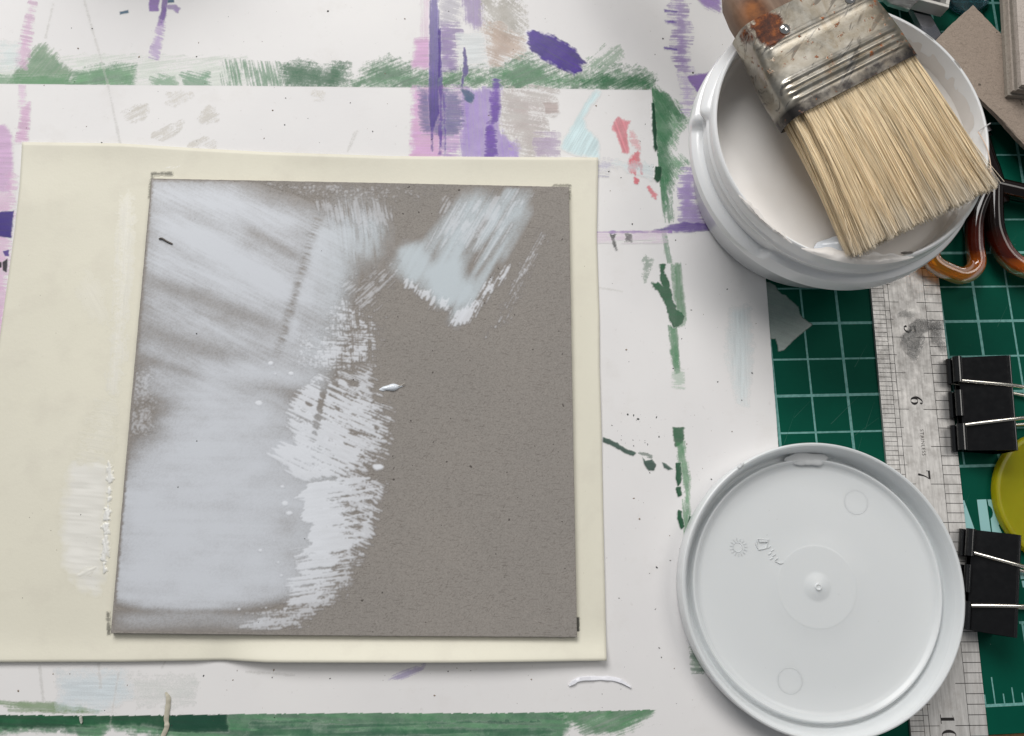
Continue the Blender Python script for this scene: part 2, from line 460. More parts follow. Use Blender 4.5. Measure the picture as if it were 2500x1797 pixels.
# border turning down the right-hand side
rgt = lambda px, py: px > 1591 + (py - 218) * .0862
def rm(poly, rgb, **k): mark(poly, rgb, hard=rgt, **k)
rm(A4((1600, 520), (1690, 560), (1780, 640), (1872, 742), (1800, 830), (1760, 960), (1870, 1000), (1800, 1090), (1745, 1160), (1660, 1160)),
   (94, 148, 106), rgb2=(60, 118, 78), op=.85, ang=48, st=.5, gr=.6, edge=14, wob=4)
rm(A4((1620, 540), (1700, 570), (1860, 735), (1790, 760), (1760, 700), (1740, 900), (1760, 1150), (1700, 1330), (1660, 1150)),
   (48, 112, 70), rgb2=(34, 92, 58), op=.9, ang=60, st=.6, gr=.45, edge=9, wob=4)
rm(A4((1670, 1100), (1740, 1100), (1756, 1370), (1730, 1370), (1712, 1330), (1690, 1330)), (52, 112, 74), op=.85, ang=84, st=.8, gr=.5, edge=8, wob=3)
mark(A4((1628, 640), (1648, 640), (1668, 930), (1655, 945), (1640, 900)), (24, 66, 46), op=1, st=.05, gr=.05, edge=2, wob=2, mat=MAT_THICK, name='paint_ridge', relief=.25)
mark(A4((1655, 1040), (1690, 1035), (1692, 1100), (1670, 1132), (1650, 1110)), (28, 70, 48), op=1, st=.05, gr=.05, edge=2, wob=2, mat=MAT_THICK, name='paint_ridge', relief=.25)
mark(wide(1618, 560, 1634, 640, 9), (70, 122, 88), op=.75, ang=79, st=.9, gr=.5, edge=4)
mark([(1640, 646), (1661, 645), (1664, 690), (1673, 770), (1670, 794), (1652, 796), (1648, 730)], (106, 154, 116), rgb2=(70, 124, 84), op=.92, ang=86, st=.35, gr=.3, edge=5)
mark([(1612, 645), (1622, 648), (1620, 668), (1634, 690), (1642, 740), (1668, 772), (1664, 792), (1644, 800), (1628, 760), (1614, 718), (1598, 704), (1590, 690), (1608, 692), (1618, 700), (1612, 672)],
     (30, 84, 54), op=.97, st=.15, gr=.3, edge=3, wob=4, mat=MAT_THICK, relief=.12)
mark([(1632, 796), (1650, 796), (1660, 908), (1650, 912), (1640, 880)], (54, 116, 74), op=.9, ang=84, st=.6, gr=.5, edge=4)
mark(rect(1644, 905, 1668, 945), (150, 184, 156), op=.5, ang=5, st=.9, gr=.5, edge=6)
mark([(1577, 625), (1590, 634), (1582, 666), (1574, 690), (1570, 668)], (60, 106, 76), op=.5, st=.3, gr=1.1, edge=6, wob=5, name='paint_splatter')
mark([(1642, 1043), (1669, 1043), (1668, 1082), (1650, 1090), (1645, 1074)], DG, op=.97, st=.3, gr=.25, edge=3, wob=2, mat=MAT_THICK)
mark([(1652, 1084), (1668, 1080), (1682, 1165), (1684, 1290), (1672, 1310), (1668, 1170), (1654, 1130)], (84, 142, 96), rgb2=(52, 112, 72), op=.88, ang=80, st=.6, gr=.5, edge=5)
for q in ([(1649, 1130), (1661, 1130), (1662, 1180), (1655, 1186), (1649, 1170)], [(1651, 1190), (1663, 1188), (1663, 1208), (1656, 1212)],
          [(1656, 1246), (1664, 1248), (1669, 1285), (1663, 1292), (1654, 1268)], [(1681, 1258), (1699, 1262), (1694, 1280), (1681, 1282)]):
    mark(q, (28, 78, 52), op=1, st=.05, gr=.08, edge=2, wob=2, mat=MAT_THICK, name='paint_ridge', relief=.2)
mark([(1672, 1300), (1694, 1262), (1700, 1275), (1688, 1310)], (84, 140, 98), op=.85, ang=80, st=.4, gr=.4, edge=4)
mark([(1688, 1570), (1704, 1590), (1716, 1640), (1690, 1642)], (52, 96, 70), rgb2=(150, 170, 150), op=.85, ang=0, st=.6, gr=.6, edge=7, wob=3)
# diagonal grey-green splashes beside the cream paper
mark([(1471, 1066), (1490, 1074), (1520, 1090), (1551, 1106), (1546, 1113), (1522, 1104), (1496, 1090), (1474, 1078)], (72, 92, 84), op=1, st=.1, gr=.1, edge=2, wob=2, mat=MAT_THICK, relief=.1)
mark([(1568, 1116), (1576, 1124), (1592, 1122), (1601, 1134), (1596, 1147), (1584, 1149), (1574, 1138)], (70, 90, 82), op=1, st=.05, gr=.05, edge=2, wob=2, mat=MAT_THICK, relief=.15)
mark([(1617, 1129), (1628, 1134), (1642, 1145), (1632, 1147), (1622, 1142)], (74, 94, 86), op=1, st=.05, gr=.05, edge=2, wob=1, mat=MAT_THICK, relief=.1)
mark(wide(1560, 1104, 1592, 1116, 6), (84, 102, 92), op=.9, st=.9, gr=.6, edge=3, wob=2)
# green band along the bottom
bot = lambda px, py: py > 1745 + 2.5 * np.sin(px / 160) - np.clip(px - 700, 0, 1e4) * .0125 + 2.2 * (vn(px / 6, py * 0, 3) - .5)
def bm_(poly, rgb, **k): mark(poly, rgb, hard=bot, **k)
bm_([(-30, 1738), (1366, 1722), (1392, 1772), (1366, 1822), (540, 1822), (360, 1792), (262, 1778), (240, 1812), (150, 1782), (-30, 1790)], (40, 98, 66), rgb2=(92, 138, 102), op=.95, ang=3, st=.3, gr=.25, edge=9, wob=6, fine=4, long=160)
bm_([(-30, 1738), (552, 1738), (556, 1784), (430, 1786), (360, 1770), (-30, 1778)], (22, 66, 46), rgb2=(36, 86, 58), op=.95, ang=4, st=.3, gr=.2, edge=6, wob=4, fine=4, long=160)
bm_([(420, 1742), (552, 1742), (556, 1786), (410, 1786)], (24, 66, 52), op=.75, st=.2, gr=.15, edge=3)
bm_([(620, 1765), (1320, 1768), (1360, 1800), (600, 1806)], (28, 84, 60), op=.7, ang=-2, st=.8, gr=.3, edge=14, wob=5, fine=4, long=200)
bm_([(1336, 1726), (1612, 1718), (1585, 1752), (1545, 1780), (1490, 1796), (1430, 1788), (1380, 1765)], (42, 104, 62), rgb2=(70, 126, 82), op=.92, ang=158, st=.6, gr=.3, edge=11, wob=4, fine=3)
mark([(-20, 1712), (110, 1716), (180, 1722), (248, 1733), (180, 1738), (100, 1736), (20, 1722)], (128, 158, 112), op=.9, ang=6, st=.5, gr=.25, edge=5, wob=3, fine=3)
mark(wide(20, 1734, 240, 1738, 5), (128, 158, 112), op=.6, ang=2, st=.9, gr=.3, edge=3)
# purple, pink and beige column
mark(A4((200, -20), (270, -20), (262, 250), (215, 250)), (232, 205, 226), op=.6, ang=90, st=.5, gr=.4, edge=12)
mark(A4((165, 250), (262, 235), (262, 420), (142, 420)), (212, 160, 206), op=.9, ang=0, st=.3, gr=.3, edge=7)
mark(A4((150, 545), (330, 545), (330, 990), (135, 990)), (222, 164, 210), rgb2=(206, 150, 208), op=.92, ang=0, st=.4, gr=.3, edge=9, wob=4)
mark(A4((300, 120), (430, 140), (440, 200), (410, 330), (420, 440), (300, 440)), (116, 82, 160), rgb2=(142, 106, 178), op=.9, ang=2, st=.75, gr=.3, edge=12, wob=4, fine=1.8)
mark(A4((300, -20), (440, -20), (440, 150), (310, 150)), (176, 172, 186), op=.75, ang=20, st=.7, gr=.5, edge=12)
mark(A4((460, -20), (582, -20), (582, 150), (540, 190), (470, 110)), (160, 140, 184), op=.88, ang=88, st=.4, gr=.35, edge=8, wob=4)
mark(A4((560, -30), (800, -30), (850, 150), (800, 260), (620, 260)), (178, 172, 160), rgb2=(150, 146, 134), op=.85, ang=40, st=.5, gr=.75, edge=26, wob=8)
mark(A4((570, 170), (700, 150), (830, 230), (850, 330), (700, 400), (640, 390), (600, 300)), (200, 174, 154), rgb2=(176, 152, 136), op=.88, ang=20, st=.5, gr=.45, edge=18, wob=7)
mark(A4((430, 210), (570, 200), (600, 400), (440, 420)), (214, 222, 224), op=.6, ang=0, st=.5, gr=.4, edge=16)
mark(A4((320, 550), (480, 550), (470, 960), (330, 985)), (150, 110, 186), rgb2=(206, 150, 210), op=.85, ang=2, st=.85, gr=.4, edge=10, wob=3, fine=1.8)
mark(A4((450, 550), (700, 550), (690, 800), (740, 860), (815, 900), (812, 990), (450, 990)), (172, 146, 210), rgb2=(150, 118, 198), op=.9, ang=85, st=.4, gr=.3, edge=8, wob=4)
mark(A4((190, 550), (320, 550), (440, 580), (460, 760), (410, 830), (210, 830), (188, 700)), (112, 112, 146), rgb2=(96, 98, 138), op=.85, ang=0, st=.6, gr=.35, edge=8, wob=4, fine=1.8)
mark(A4((690, 552), (1020, 552), (1055, 650), (1040, 700), (960, 720), (1000, 860), (960, 990), (820, 990), (700, 780)), (192, 184, 178), rgb2=(176, 160, 158), op=.85, ang=10, st=.5, gr=.7, edge=24, wob=7)
mark(A4((960, 640), (1040, 640), (1050, 700), (975, 705)), (188, 172, 168), op=.9, st=.2, gr=.2, edge=4, wob=3)
mark(A4((915, 830), (1050, 840), (1045, 990), (905, 990)), (176, 154, 188), op=.8, ang=0, st=.7, gr=.4, edge=12, wob=4)
mark(A4((650, 490), (690, 500), (690, 720), (655, 760), (668, 960), (650, 990), (598, 990), (600, 800), (640, 740), (625, 700)), (92, 60, 148), rgb2=(112, 80, 164), op=.93, ang=4, st=.6, gr=.3, edge=6, wob=4, fine=2)
mark(A4((255, -20), (302, -20), (318, 420), (300, 560), (310, 700), (275, 800), (268, 940), (258, 760), (246, 560), (252, 300)), (52, 34, 112), rgb2=(74, 52, 136), op=.97, ang=90, st=.35, gr=.2, edge=4, wob=2, mat=MAT_THICK, fine=1.6, long=200)
mark(A4((312, 180), (322, 180), (330, 760), (322, 960), (312, 960)), (84, 60, 142), op=.85, ang=90, st=.8, gr=.4, edge=3, fine=1.6)
mark(A4((340, 560), (350, 560), (356, 960), (346, 970)), (84, 60, 142), op=.75, ang=90, st=.9, gr=.5, edge=3, fine=1.6)
mark(A4((468, 300), (480, 340), (490, 440), (470, 480), (458, 545), (445, 545), (452, 470), (462, 400)), (70, 58, 120), op=.95, st=.1, gr=.3, edge=3, wob=3, mat=MAT_THICK)
mark(A4((450, 560), (500, 560), (530, 595), (515, 635), (470, 620)), (66, 92, 116), op=.93, ang=30, st=.3, gr=.3, edge=4, wob=3)
mark(A4((865, 208), (900, 190), (1010, 228), (1090, 262), (1160, 318), (1225, 395), (1180, 400), (1195, 438), (1150, 458), (1060, 420), (960, 370), (890, 310), (870, 260)),
     (54, 34, 116), rgb2=(76, 52, 140), op=.98, ang=28, st=.35, gr=.15, edge=5, wob=4, mat=MAT_THICK, fine=2.4, relief=.08)
mark(A4((1010, 300), (1040, 305), (1058, 330), (1045, 362), (1015, 345)), (52, 62, 66), op=1, st=.05, gr=.1, edge=2, wob=3, mat=MAT_THICK)
mark(A4((1290, 560), (1312, 572), (1250, 660), (1208, 735), (1225, 800), (1300, 880), (1306, 985), (1180, 962), (1070, 915), (1100, 850), (1150, 770), (1195, 690)), (206, 232, 236), op=.85, ang=120, st=.15, gr=.2, edge=6, wob=3)
mark(A4((1400, 760), (1430, 740), (1500, 755), (1480, 800), (1485, 890), (1480, 945), (1455, 948), (1440, 890), (1398, 800)), (222, 112, 126), rgb2=(230, 134, 146), op=.92, st=.2, gr=.35, edge=4, wob=4, ang=70)
mark(A4((1490, 1000), (1555, 930), (1555, 1000), (1540, 1060), (1530, 1095), (1500, 1070)), (222, 88, 104), op=.9, st=.4, gr=.5, edge=4, wob=4, ang=70)
mark(A4((1560, 1000), (1576, 1030), (1570, 1085), (1556, 1060)), (222, 100, 114), op=.9, st=.4, gr=.5, edge=3, wob=3)
mark(A4((1500, 820), (1540, 860), (1560, 930), (1520, 900)), (230, 150, 158), op=.6, st=.5, gr=.9, edge=6, wob=4)
mark(A4((1530, 1105), (1550, 1115), (1545, 1142), (1530, 1135)), (222, 88, 104), op=.9, st=.3, gr=.4, edge=3)
mark(A4((1612, 1165), (1640, 1190), (1668, 1210), (1660, 1236), (1640, 1220)), (226, 104, 118), op=.9, st=.4, gr=.5, edge=3, wob=3)
mark(A4((1290, 1010), (1370, 995), (1420, 1030), (1360, 1080), (1300, 1080)), (176, 172, 200), op=.6, ang=10, st=.7, gr=.4, edge=12, wob=5)
mark(A4((1400, 1010), (1640, 1030), (1640, 1100), (1560, 1090)), (206, 226, 230), op=.55, ang=10, st=.3, gr=.3, edge=14, wob=5)
# purple marks left of the tub
mark(A4((1760, -20), (1850, -20), (1850, 60), (1880, 200), (1860, 330), (1860, 440), (1800, 445), (1760, 320), (1770, 200), (1745, 100)), (128, 94, 172), rgb2=(146, 112, 184), op=.92, ang=2, st=.75, gr=.3, edge=14, wob=5, fine=2.4, long=50)
for yy in (66, 132, 300): mark(A4((1712, yy - 4), (1790, yy + 2), (1790, yy + 14), (1715, yy + 6)), (92, 66, 148), op=.9, ang=8, st=.5, gr=.3, edge=3)
mark(A4((1810, 430), (1890, 430), (1880, 720), (1830, 720)), (176, 150, 206), op=.7, ang=2, st=.8, gr=.4, edge=14, wob=4)
mark(A4((1905, -30), (2060, -30), (2060, 70), (1960, 40)), (142, 106, 182), op=.93, ang=30, st=.4, gr=.3, edge=6, wob=3)
mark(A4((1855, 475), (2010, 450), (1990, 500), (1930, 585), (1890, 530)), (132, 94, 176), op=.93, ang=-10, st=.2, gr=.2, edge=4, wob=2)
mark(A4((1820, 1060), (1890, 1040), (1900, 1250), (1960, 1400), (1820, 1400), (1805, 1200)), (140, 108, 182), rgb2=(160, 130, 196), op=.9, ang=2, st=.7, gr=.3, edge=9, wob=4)
mark(A4((1640, 1440), (1780, 1395), (1840, 1382), (1980, 1388), (1990, 1430), (1820, 1440)), (98, 66, 150), op=.95, ang=-4, st=.5, gr=.2, edge=4, wob=2)
mark(wide(1456, 567, 1640, 566, 4), (146, 108, 184), op=.9, ang=0, st=.4, gr=.2, edge=2)
mark(rect(1456, 569, 1625, 588), (226, 196, 224), op=.4, ang=0, st=.8, gr=.4, edge=8)
mark(A4((1370, 1452), (1408, 1458), (1400, 1490), (1415, 1550), (1400, 1535), (1385, 1490)), (30, 34, 34), op=.95, st=.3, gr=.9, edge=3, wob=3, name='paint_splatter')
mark(A4((1468, 1455), (1508, 1460), (1512, 1510), (1470, 1500)), (40, 42, 42), op=.85, st=.4, gr=1.2, edge=4, wob=4, name='paint_splatter')
# left-hand marks
mark(wide(80, 5, 50, 165, 13, 30), (206, 160, 198), rgb2=(220, 182, 210), op=.85, ang=12, st=.75, gr=.45, edge=7, wob=3)
mark(wide(56, 208, 52, 262, 12), (226, 190, 220), op=.6, ang=5, st=.8, gr=.4, edge=5)
mark([(54, 262), (72, 252), (66, 345), (36, 350), (46, 320)], (208, 146, 196), rgb2=(222, 180, 214), op=.85, ang=8, st=.6, gr=.4, edge=6)
mark([(-20, 312), (10, 305), (28, 330), (30, 400), (24, 470), (-20, 470)], (206, 164, 206), op=.9, ang=2, st=.3, gr=.3, edge=5)
mark([(20, 420), (38, 430), (26, 560), (12, 800), (0, 960), (-20, 960), (-20, 470), (18, 470)], (224, 180, 216), rgb2=(212, 146, 200), op=.7, ang=4, st=.9, gr=.4, edge=9, wob=3)
mark([(-20, 520), (34, 515), (27, 578), (-20, 578)], (56, 42, 118), op=.98, ang=3, st=.15, gr=.1, edge=3, wob=2, mat=MAT_THICK)
mark([(8, 614), (20, 612), (20, 624), (12, 626)], (84, 66, 140), op=.95, st=.1, gr=.1, edge=2)
mark([(6, 640), (18, 632), (16, 664), (8, 660)], (26, 26, 36), op=.97, st=.1, gr=.1, edge=2, wob=1)
mark([(-10, 642), (3, 640), (3, 652), (-10, 656)], (26, 26, 36), op=.97, st=.1, gr=.1, edge=2, wob=1)
mark([(365, -10), (387, -10), (386, 25), (366, 26)], (128, 88, 172), op=.93, st=.2, gr=.2, edge=3)
mark([(396, -12), (412, -10), (404, 40), (396, 62), (386, 62), (394, 30)], (108, 68, 156), op=.93, ang=100, st=.3, gr=.25, edge=4, wob=2)
mark(wide(395, 52, 376, 142, 17, 22), (150, 112, 186), rgb2=(196, 168, 216), op=.8, ang=18, st=1.0, gr=.3, edge=5, wob=2)
mark([(406, 14), (430, 12), (439, 22), (434, 30), (424, 22), (410, 22)], (140, 110, 176), op=.8, st=.3, gr=.3, edge=3)
mark(wide(293, 32, 313, 28, 6), (52, 86, 108), op=.97, st=.1, gr=.1, edge=2, wob=1)
mark(wide(410, 3, 424, 2, 6), (52, 86, 108), op=.97, st=.1, gr=.1, edge=2, wob=1)
# beige smudges and dirt
BS = (196, 186, 166)
for q in (A5((740, 690), (760, 660), (850, 630), (860, 655), (800, 695), (750, 705)), A5((970, 600), (1050, 560), (1115, 545), (1080, 575), (1010, 605)),
          A5((1165, 690), (1200, 655), (1265, 670), (1260, 700), (1180, 705)), A5((900, 790), (960, 745), (1060, 715), (1040, 760), (960, 800)),
          A5((1105, 850), (1190, 805), (1210, 815), (1130, 855)), A5((1205, 845), (1245, 830), (1245, 855), (1215, 862)), A5((1180, 650), (1220, 630), (1240, 640), (1190, 662)),
          A5((980, 552), (1050, 540), (1040, 556)), A5((1830, 545), (1875, 542), (1872, 572), (1835, 572)), A5((720, 655), (800, 620), (850, 618), (760, 665))):
    mark(q, BS, rgb2=(176, 168, 148), op=.34, ang=-28, st=.6, gr=.8, edge=9, wob=4, name='smudge')
mark(A5((0, 250), (100, 250), (110, 400), (0, 400)), (204, 222, 222), op=.5, st=.3, gr=.3, edge=18, wob=6, name='smudge')
mark([(1782, 756), (1828, 750), (1835, 850), (1826, 990), (1800, 985), (1776, 870)], (206, 224, 228), op=.34, ang=88, st=.04, gr=.25, edge=16, wob=6, name='smudge')
mark([(140, 1640), (300, 1632), (330, 1700), (260, 1738), (140, 1735)], (206, 222, 230), op=.5, st=.05, gr=.3, edge=26, wob=8, name='smudge')
mark([(320, 1650), (480, 1655), (470, 1720), (340, 1720)], (186, 198, 190), op=.16, st=.4, gr=.9, edge=24, wob=10, name='smudge')
mark([(949, 1657), (985, 1640), (1036, 1622), (1030, 1636), (985, 1656)], (176, 164, 206), op=.85, ang=-22, st=.5, gr=.4, edge=5, wob=2)
for a in ((205, 0, 262, 200, 3), (262, 200, 293, 350, 3), (130, 8, 111, 92, 3), (96, 1625, 106, 1715, 4), (290, 1640, 268, 1772, 2), (240, 1620, 246, 1680, 5),
          (848, 370, 866, 322, 2), (852, 366, 872, 320, 2), (1450, 700, 1520, 712, 2), (600, 1640, 720, 1648, 3), (396, 1630, 405, 1612, 2)):
    mark(wide(*a), (186, 184, 178), op=.2, st=.6, gr=.7, edge=2, wob=1, name='pencil_line')
# small specks of dirt: too many and too small to pick apart
def specks(name, parent, region, n, z, seed, rmin=.12, rmax=.5, cols=((58, 54, 52), (120, 100, 84), (36, 34, 36), (150, 134, 118)), avoid=None):
    rnd = random.Random(seed); V = []; Fs = []; C = []
    k = 0
    while k < n:
        x, y = rnd.uniform(region[0], region[2]), rnd.uniform(region[1], region[3])
        if avoid and avoid(x, y): continue
        k += 1
        p = P(x, y, z); r = rmin + (rmax - rmin) * rnd.random() ** 4; a = rnd.random() * 6.28; e = rnd.uniform(.4, 1); col = lin(tuple(v / 255 for v in rnd.choice(cols)))
        o = len(V)
        for i in range(6):
            t = i * math.pi / 3; u, v = r * math.cos(t) * rnd.uniform(.7, 1.2), r * e * math.sin(t) * rnd.uniform(.7, 1.2)
            V.append((p[0] + u * math.cos(a) - v * math.sin(a), p[1] + u * math.sin(a) + v * math.cos(a), p[2])); C.append((*col, rnd.uniform(.5, 1)))
        V.append((p[0], p[1], p[2] + r * .3)); C.append((*col, 1))
        Fs += [(o + i, o + (i + 1) % 6, o + 6) for i in range(6)]
    ob = mesh_obj(name, V, Fs, MAT_PAINT, parent)
    at = ob.data.attributes.new('paint', 'FLOAT_COLOR', 'POINT'); at.data.foreach_set('color', np.array(C, np.float32).ravel())
    return tag(ob, kind='stuff')
in_paper = lambda x, y: 20 < x < 1478 and 350 < y < 1615 or x < 40 and y > 600
specks('paint_specks', sheet, (0, 0, 1880, 1797), 520, ZS + .06, 3, .06, .42, avoid=in_paper)
specks('paint_spatter', sheet, (1500, 1010, 1630, 1110), 26, ZS + .06, 5, .1, .5, ((80, 84, 82), (60, 70, 66)))

# ------------------------------------------------------------------ cream backing paper
M = Mat('cream_paper', rough=.55, spec=.3)
n1 = M.noise(22, 4); n2 = M.noise(1300, 3); n3 = M.noise(90, 4, .6)
c = M.ramp(n1, [(.3, rgb8(225, 221, 204)), (.7, rgb8(230, 226, 209))])
c = M.mix(M.ramp(n3, [(.50, 0.0), (.75, .35)]), c, rgb8(208, 202, 188))
n5 = M.noise(9, 3); c = M.mix(M.ramp(n5, [(.4, 0.0), (.7, .22)]), c, rgb8(216, 213, 204))
M.to('Base Color', c); M.to('Normal', M.bump(n3, .2, .0004, M.bump(n2, .2, .00015)))
paper = empty('cream_paper', (0, 0, 0))
tag(paper, 'wavy cream backing paper lying under the square grey board', 'paper')
NU, NV = 190, 150
tx = np.array([(-2, 346), (54, 347), (293, 350), (482, 362), (649, 371), (950, 381), (1200, 383), (1460.5, 384.5)])
bx = np.array([(-90, 1620), (0, 1617), (300, 1616), (551, 1612), (651, 1617), (900, 1617.5), (1102, 1617.6), (1300, 1615.5), (1481, 1613)])
lx = np.array([(54, 347), (48, 450), (36, 560), (14, 720), (-6, 860), (-50, 1250), (-90, 1620)])
rx = np.array([(1460.5, 384.5), (1457, 579), (1463.7, 771), (1464, 900), (1469, 1061), (1474.4, 1334), (1481, 1613)])
u = np.linspace(0, 1, NU); v = np.linspace(0, 1, NV)
tx[0] = lx[0]; tx = tx[1:]
def along(c, t):
    s = np.r_[0, np.cumsum(np.hypot(*np.diff(c, axis=0).T))]; s /= s[-1]
    return np.stack([np.interp(t, s, c[:, 0]), np.interp(t, s, c[:, 1])], -1)
T_, B_, L_, R_ = along(tx, u), along(bx, u), along(lx, v), along(rx, v)
Ug, Vg = np.meshgrid(u, v)
S = ((1 - Vg)[..., None] * T_[None] + Vg[..., None] * B_[None] + (1 - Ug)[..., None] * L_[:, None] + Ug[..., None] * R_[:, None]
     - ((1 - Ug) * (1 - Vg))[..., None] * T_[0] - (Ug * (1 - Vg))[..., None] * T_[-1] - ((1 - Ug) * Vg)[..., None] * B_[0] - (Ug * Vg)[..., None] * B_[-1])
ZPB = 1.86
db = (1 - Vg) * 172; dt = Vg * 165; dr = (1 - Ug) * 190
lift = 3.0 * np.exp(-(db / 5.2) ** 1.6) * (.30 + .85 * sstep(.38, .52, Ug) * (1 - .55 * sstep(.8, 1, Ug)) - .25 * np.exp(-((Ug - .40) / .03) ** 2))
lift += .9 * np.exp(-(dt / 4) ** 1.5) * (.3 + .5 * np.sin(Ug * 9) ** 2) + .5 * np.exp(-(dr / 3) ** 1.5) * (.3 + .7 * np.sin(Vg * 8 + 1) ** 2)
lift += 3.0 * np.exp(-((Vg - .115) / .05) ** 2) * np.clip(.16 - Ug, 0, 1) + 0
Zp = ZPB + lift
d = np.stack([(S[..., 0] - W / 2) / F, -(S[..., 1] - H / 2) / F, -np.ones_like(Ug)], -1) @ ROT
Xp = CAM + d * ((Zp - CAM[2]) / d[..., 2])[..., None]
idx = np.arange(NU * NV).reshape(NV, NU)
Q = np.stack([idx[:-1, :-1], idx[1:, :-1], idx[1:, 1:], idx[:-1, 1:]], -1).reshape(-1, 4)
po = grid_arrays('sheet', Xp.reshape(-1, 3), Q, M.m, paper, False)
so = po.modifiers.new('thickness', 'SOLIDIFY'); so.thickness = .28 * MM; so.offset = -1
ZP = ZPB + .004
mark(wide(370, 424, 420, 422.5, 5), (84, 82, 74), op=.85, st=.5, gr=.5, edge=3, wob=1, parent=paper, z=ZP + .12, name='pencil_mark')
mark(wide(372, 424, 365, 480, 4), (96, 94, 84), op=.7, st=.5, gr=.6, edge=3, wob=1, parent=paper, z=ZP + .12, name='pencil_mark')
mark(wide(263, 1494, 266, 1550, 5), (84, 82, 76), op=.8, st=.5, gr=.7, edge=3, wob=1, parent=paper, z=ZP + .12, name='pencil_mark')
mark(wide(1411, 1508, 1411, 1545, 5), (34, 34, 32), op=.95, st=.2, gr=.3, edge=2, wob=1, parent=paper, z=ZP + .12, name='pencil_mark')
mark(wide(1350, 452, 1391, 454, 5), (96, 92, 84), op=.7, st=.6, gr=.6, edge=3, wob=1, parent=paper, z=ZP + .12, name='pencil_mark')
mark(wide(1391, 452, 1390, 486, 4), (80, 76, 70), op=.7, st=.6, gr=.6, edge=3, wob=1, parent=paper, z=ZP + .12, name='pencil_mark')
PS = (236, 235, 234)
mark([(170, 1130), (255, 1120), (270, 1135), (262, 1290), (255, 1400), (240, 1450), (200, 1440), (150, 1380), (148, 1250)], PS, op=.4, ang=4, st=.03, gr=.06, edge=18, wob=8, mat=MAT_DRY, relief=.012, parent=paper, z=ZP, name='primer_smear', fine=5)
mark([(266, 1128), (274, 1140), (268, 1250), (262, 1330), (264, 1370), (255, 1395), (250, 1380), (255, 1290), (262, 1200)], (232, 232, 230), op=.97, ang=80, st=.6, gr=.5, edge=4, wob=7, mat=MAT_DRY, relief=.4, parent=paper, z=ZP, name='primer_smear')
mark([(296, 480), (320, 470), (328, 520), (320, 700), (300, 880), (290, 960), (262, 950), (276, 800), (284, 620)], PS, op=.22, ang=95, st=.3, gr=.5, edge=18, wob=8, mat=MAT_DRY, relief=.16, parent=paper, z=ZP, name='primer_smear')
mark([(210, 660), (260, 700), (262, 800), (220, 780), (190, 720)], (232, 229, 222), op=.12, ang=60, st=.15, gr=.2, edge=30, wob=8, mat=MAT_DRY, relief=.05, parent=paper, z=ZP, name='primer_smear')
mark([(235, 980), (285, 960), (282, 1060), (272, 1120), (200, 1130), (190, 1090)], (232, 229, 220), op=.2, ang=10, st=.5, gr=.8, edge=26, wob=9, mat=MAT_DRY, relief=.12, parent=paper, z=ZP, name='primer_smear')
for x, y, w, h in ((420, 408, 40, 5), (1345, 402, 30, 9), (1325, 398, 16, 14), (1338, 425, 14, 10), (900, 420, 22, 6), (210, 1395, 40, 20), (1000, 1588, 20, 5), (700, 1590, 14, 5), (505, 1592, 24, 5)):
    mark([(x - w / 2, y + h / 2), (x, y - h / 3), (x + w / 2, y - h / 2), (x + w / 4, y + h / 3)], (232, 230, 222), op=.85, ang=-30, st=.6, gr=.7, edge=4, wob=3, mat=MAT_DRY, relief=.12 if y < 1500 else .3, parent=paper, z=ZP, name='primer_smear')
on_board = lambda x, y: x > 262 and 418 < y < 1560 and x < 1415
specks('dust_specks', paper, (40, 400, 1455, 1590), 70, ZP + .03, 9, .06, .3, avoid=on_board)

# ------------------------------------------------------------------ grey board being primed
def chipboard(name, a, b, c_):
    M = Mat(name, rough=.85, spec=.2)
    n1 = M.noise(26, 4); n2 = M.noise(1700, 3, .6); c = M.ramp(n1, [(.25, a), (.75, b)])
    c = M.mix(.55, c, M.ramp(n2, [(.25, .62), (.5, .95), (.8, 1.2)]), 'MULTIPLY')
    for k, (rt, off) in enumerate(((.1, .60), (.75, .63), (2.2, .62), (1.5, .64), (2.8, .62))):
        fb = M.noise(1500 + 230 * k, 2, .5, (.26, 1.5, 1), rt, dist=.6)
        c = M.mix(M.ramp(fb, [(off, 0.0), (off + .07, .34)]), c, c_ if k % 2 == 0 else tuple(min(1, v * 1.25) for v in b))
    sp = M.noise(520, 1, .4)
    c = M.mix(M.ramp(sp, [(.76, 0.0), (.79, .7)]), c, rgb8(52, 46, 42))
    M.to('Base Color', c); M.to('Normal', M.bump(n2, .35, .00018))
    return M.m
MAT_CHIP = chipboard('grey_chipboard', rgb8(146, 141, 136), rgb8(153, 147, 141), rgb8(98, 90, 84))
ZB = 4.0
gb = empty('grey_board', (0, 0, 0))
tag(gb, 'square grey chipboard panel half brushed with wet white primer', 'board')
slab('panel', [P(369.3, 435.4, ZB), P(880, 445, ZB), P(1388.9, 456, ZB), P(1398, 1000, ZB), P(1409, 1556, ZB), P(840, 1552.5, ZB), P(270, 1546.5, ZB), P(318, 1000, ZB)],
     1.98, ZB, MAT_CHIP, gb, ch=.14, jag=.04)
bpoly = [(369.3, 435.4), (1388.9, 456), (1409, 1556), (270, 1546.5)]
def ca(*p): return [(250 + x / 2.81, 380 + y / 2.81) for x, y in p]
def cb(*p): return [(800 + x / 2.81, 380 + y / 2.81) for x, y in p]
def cc(*p): return [(250 + x / 2.2025, 880 + y / 2.2025) for x, y in p]
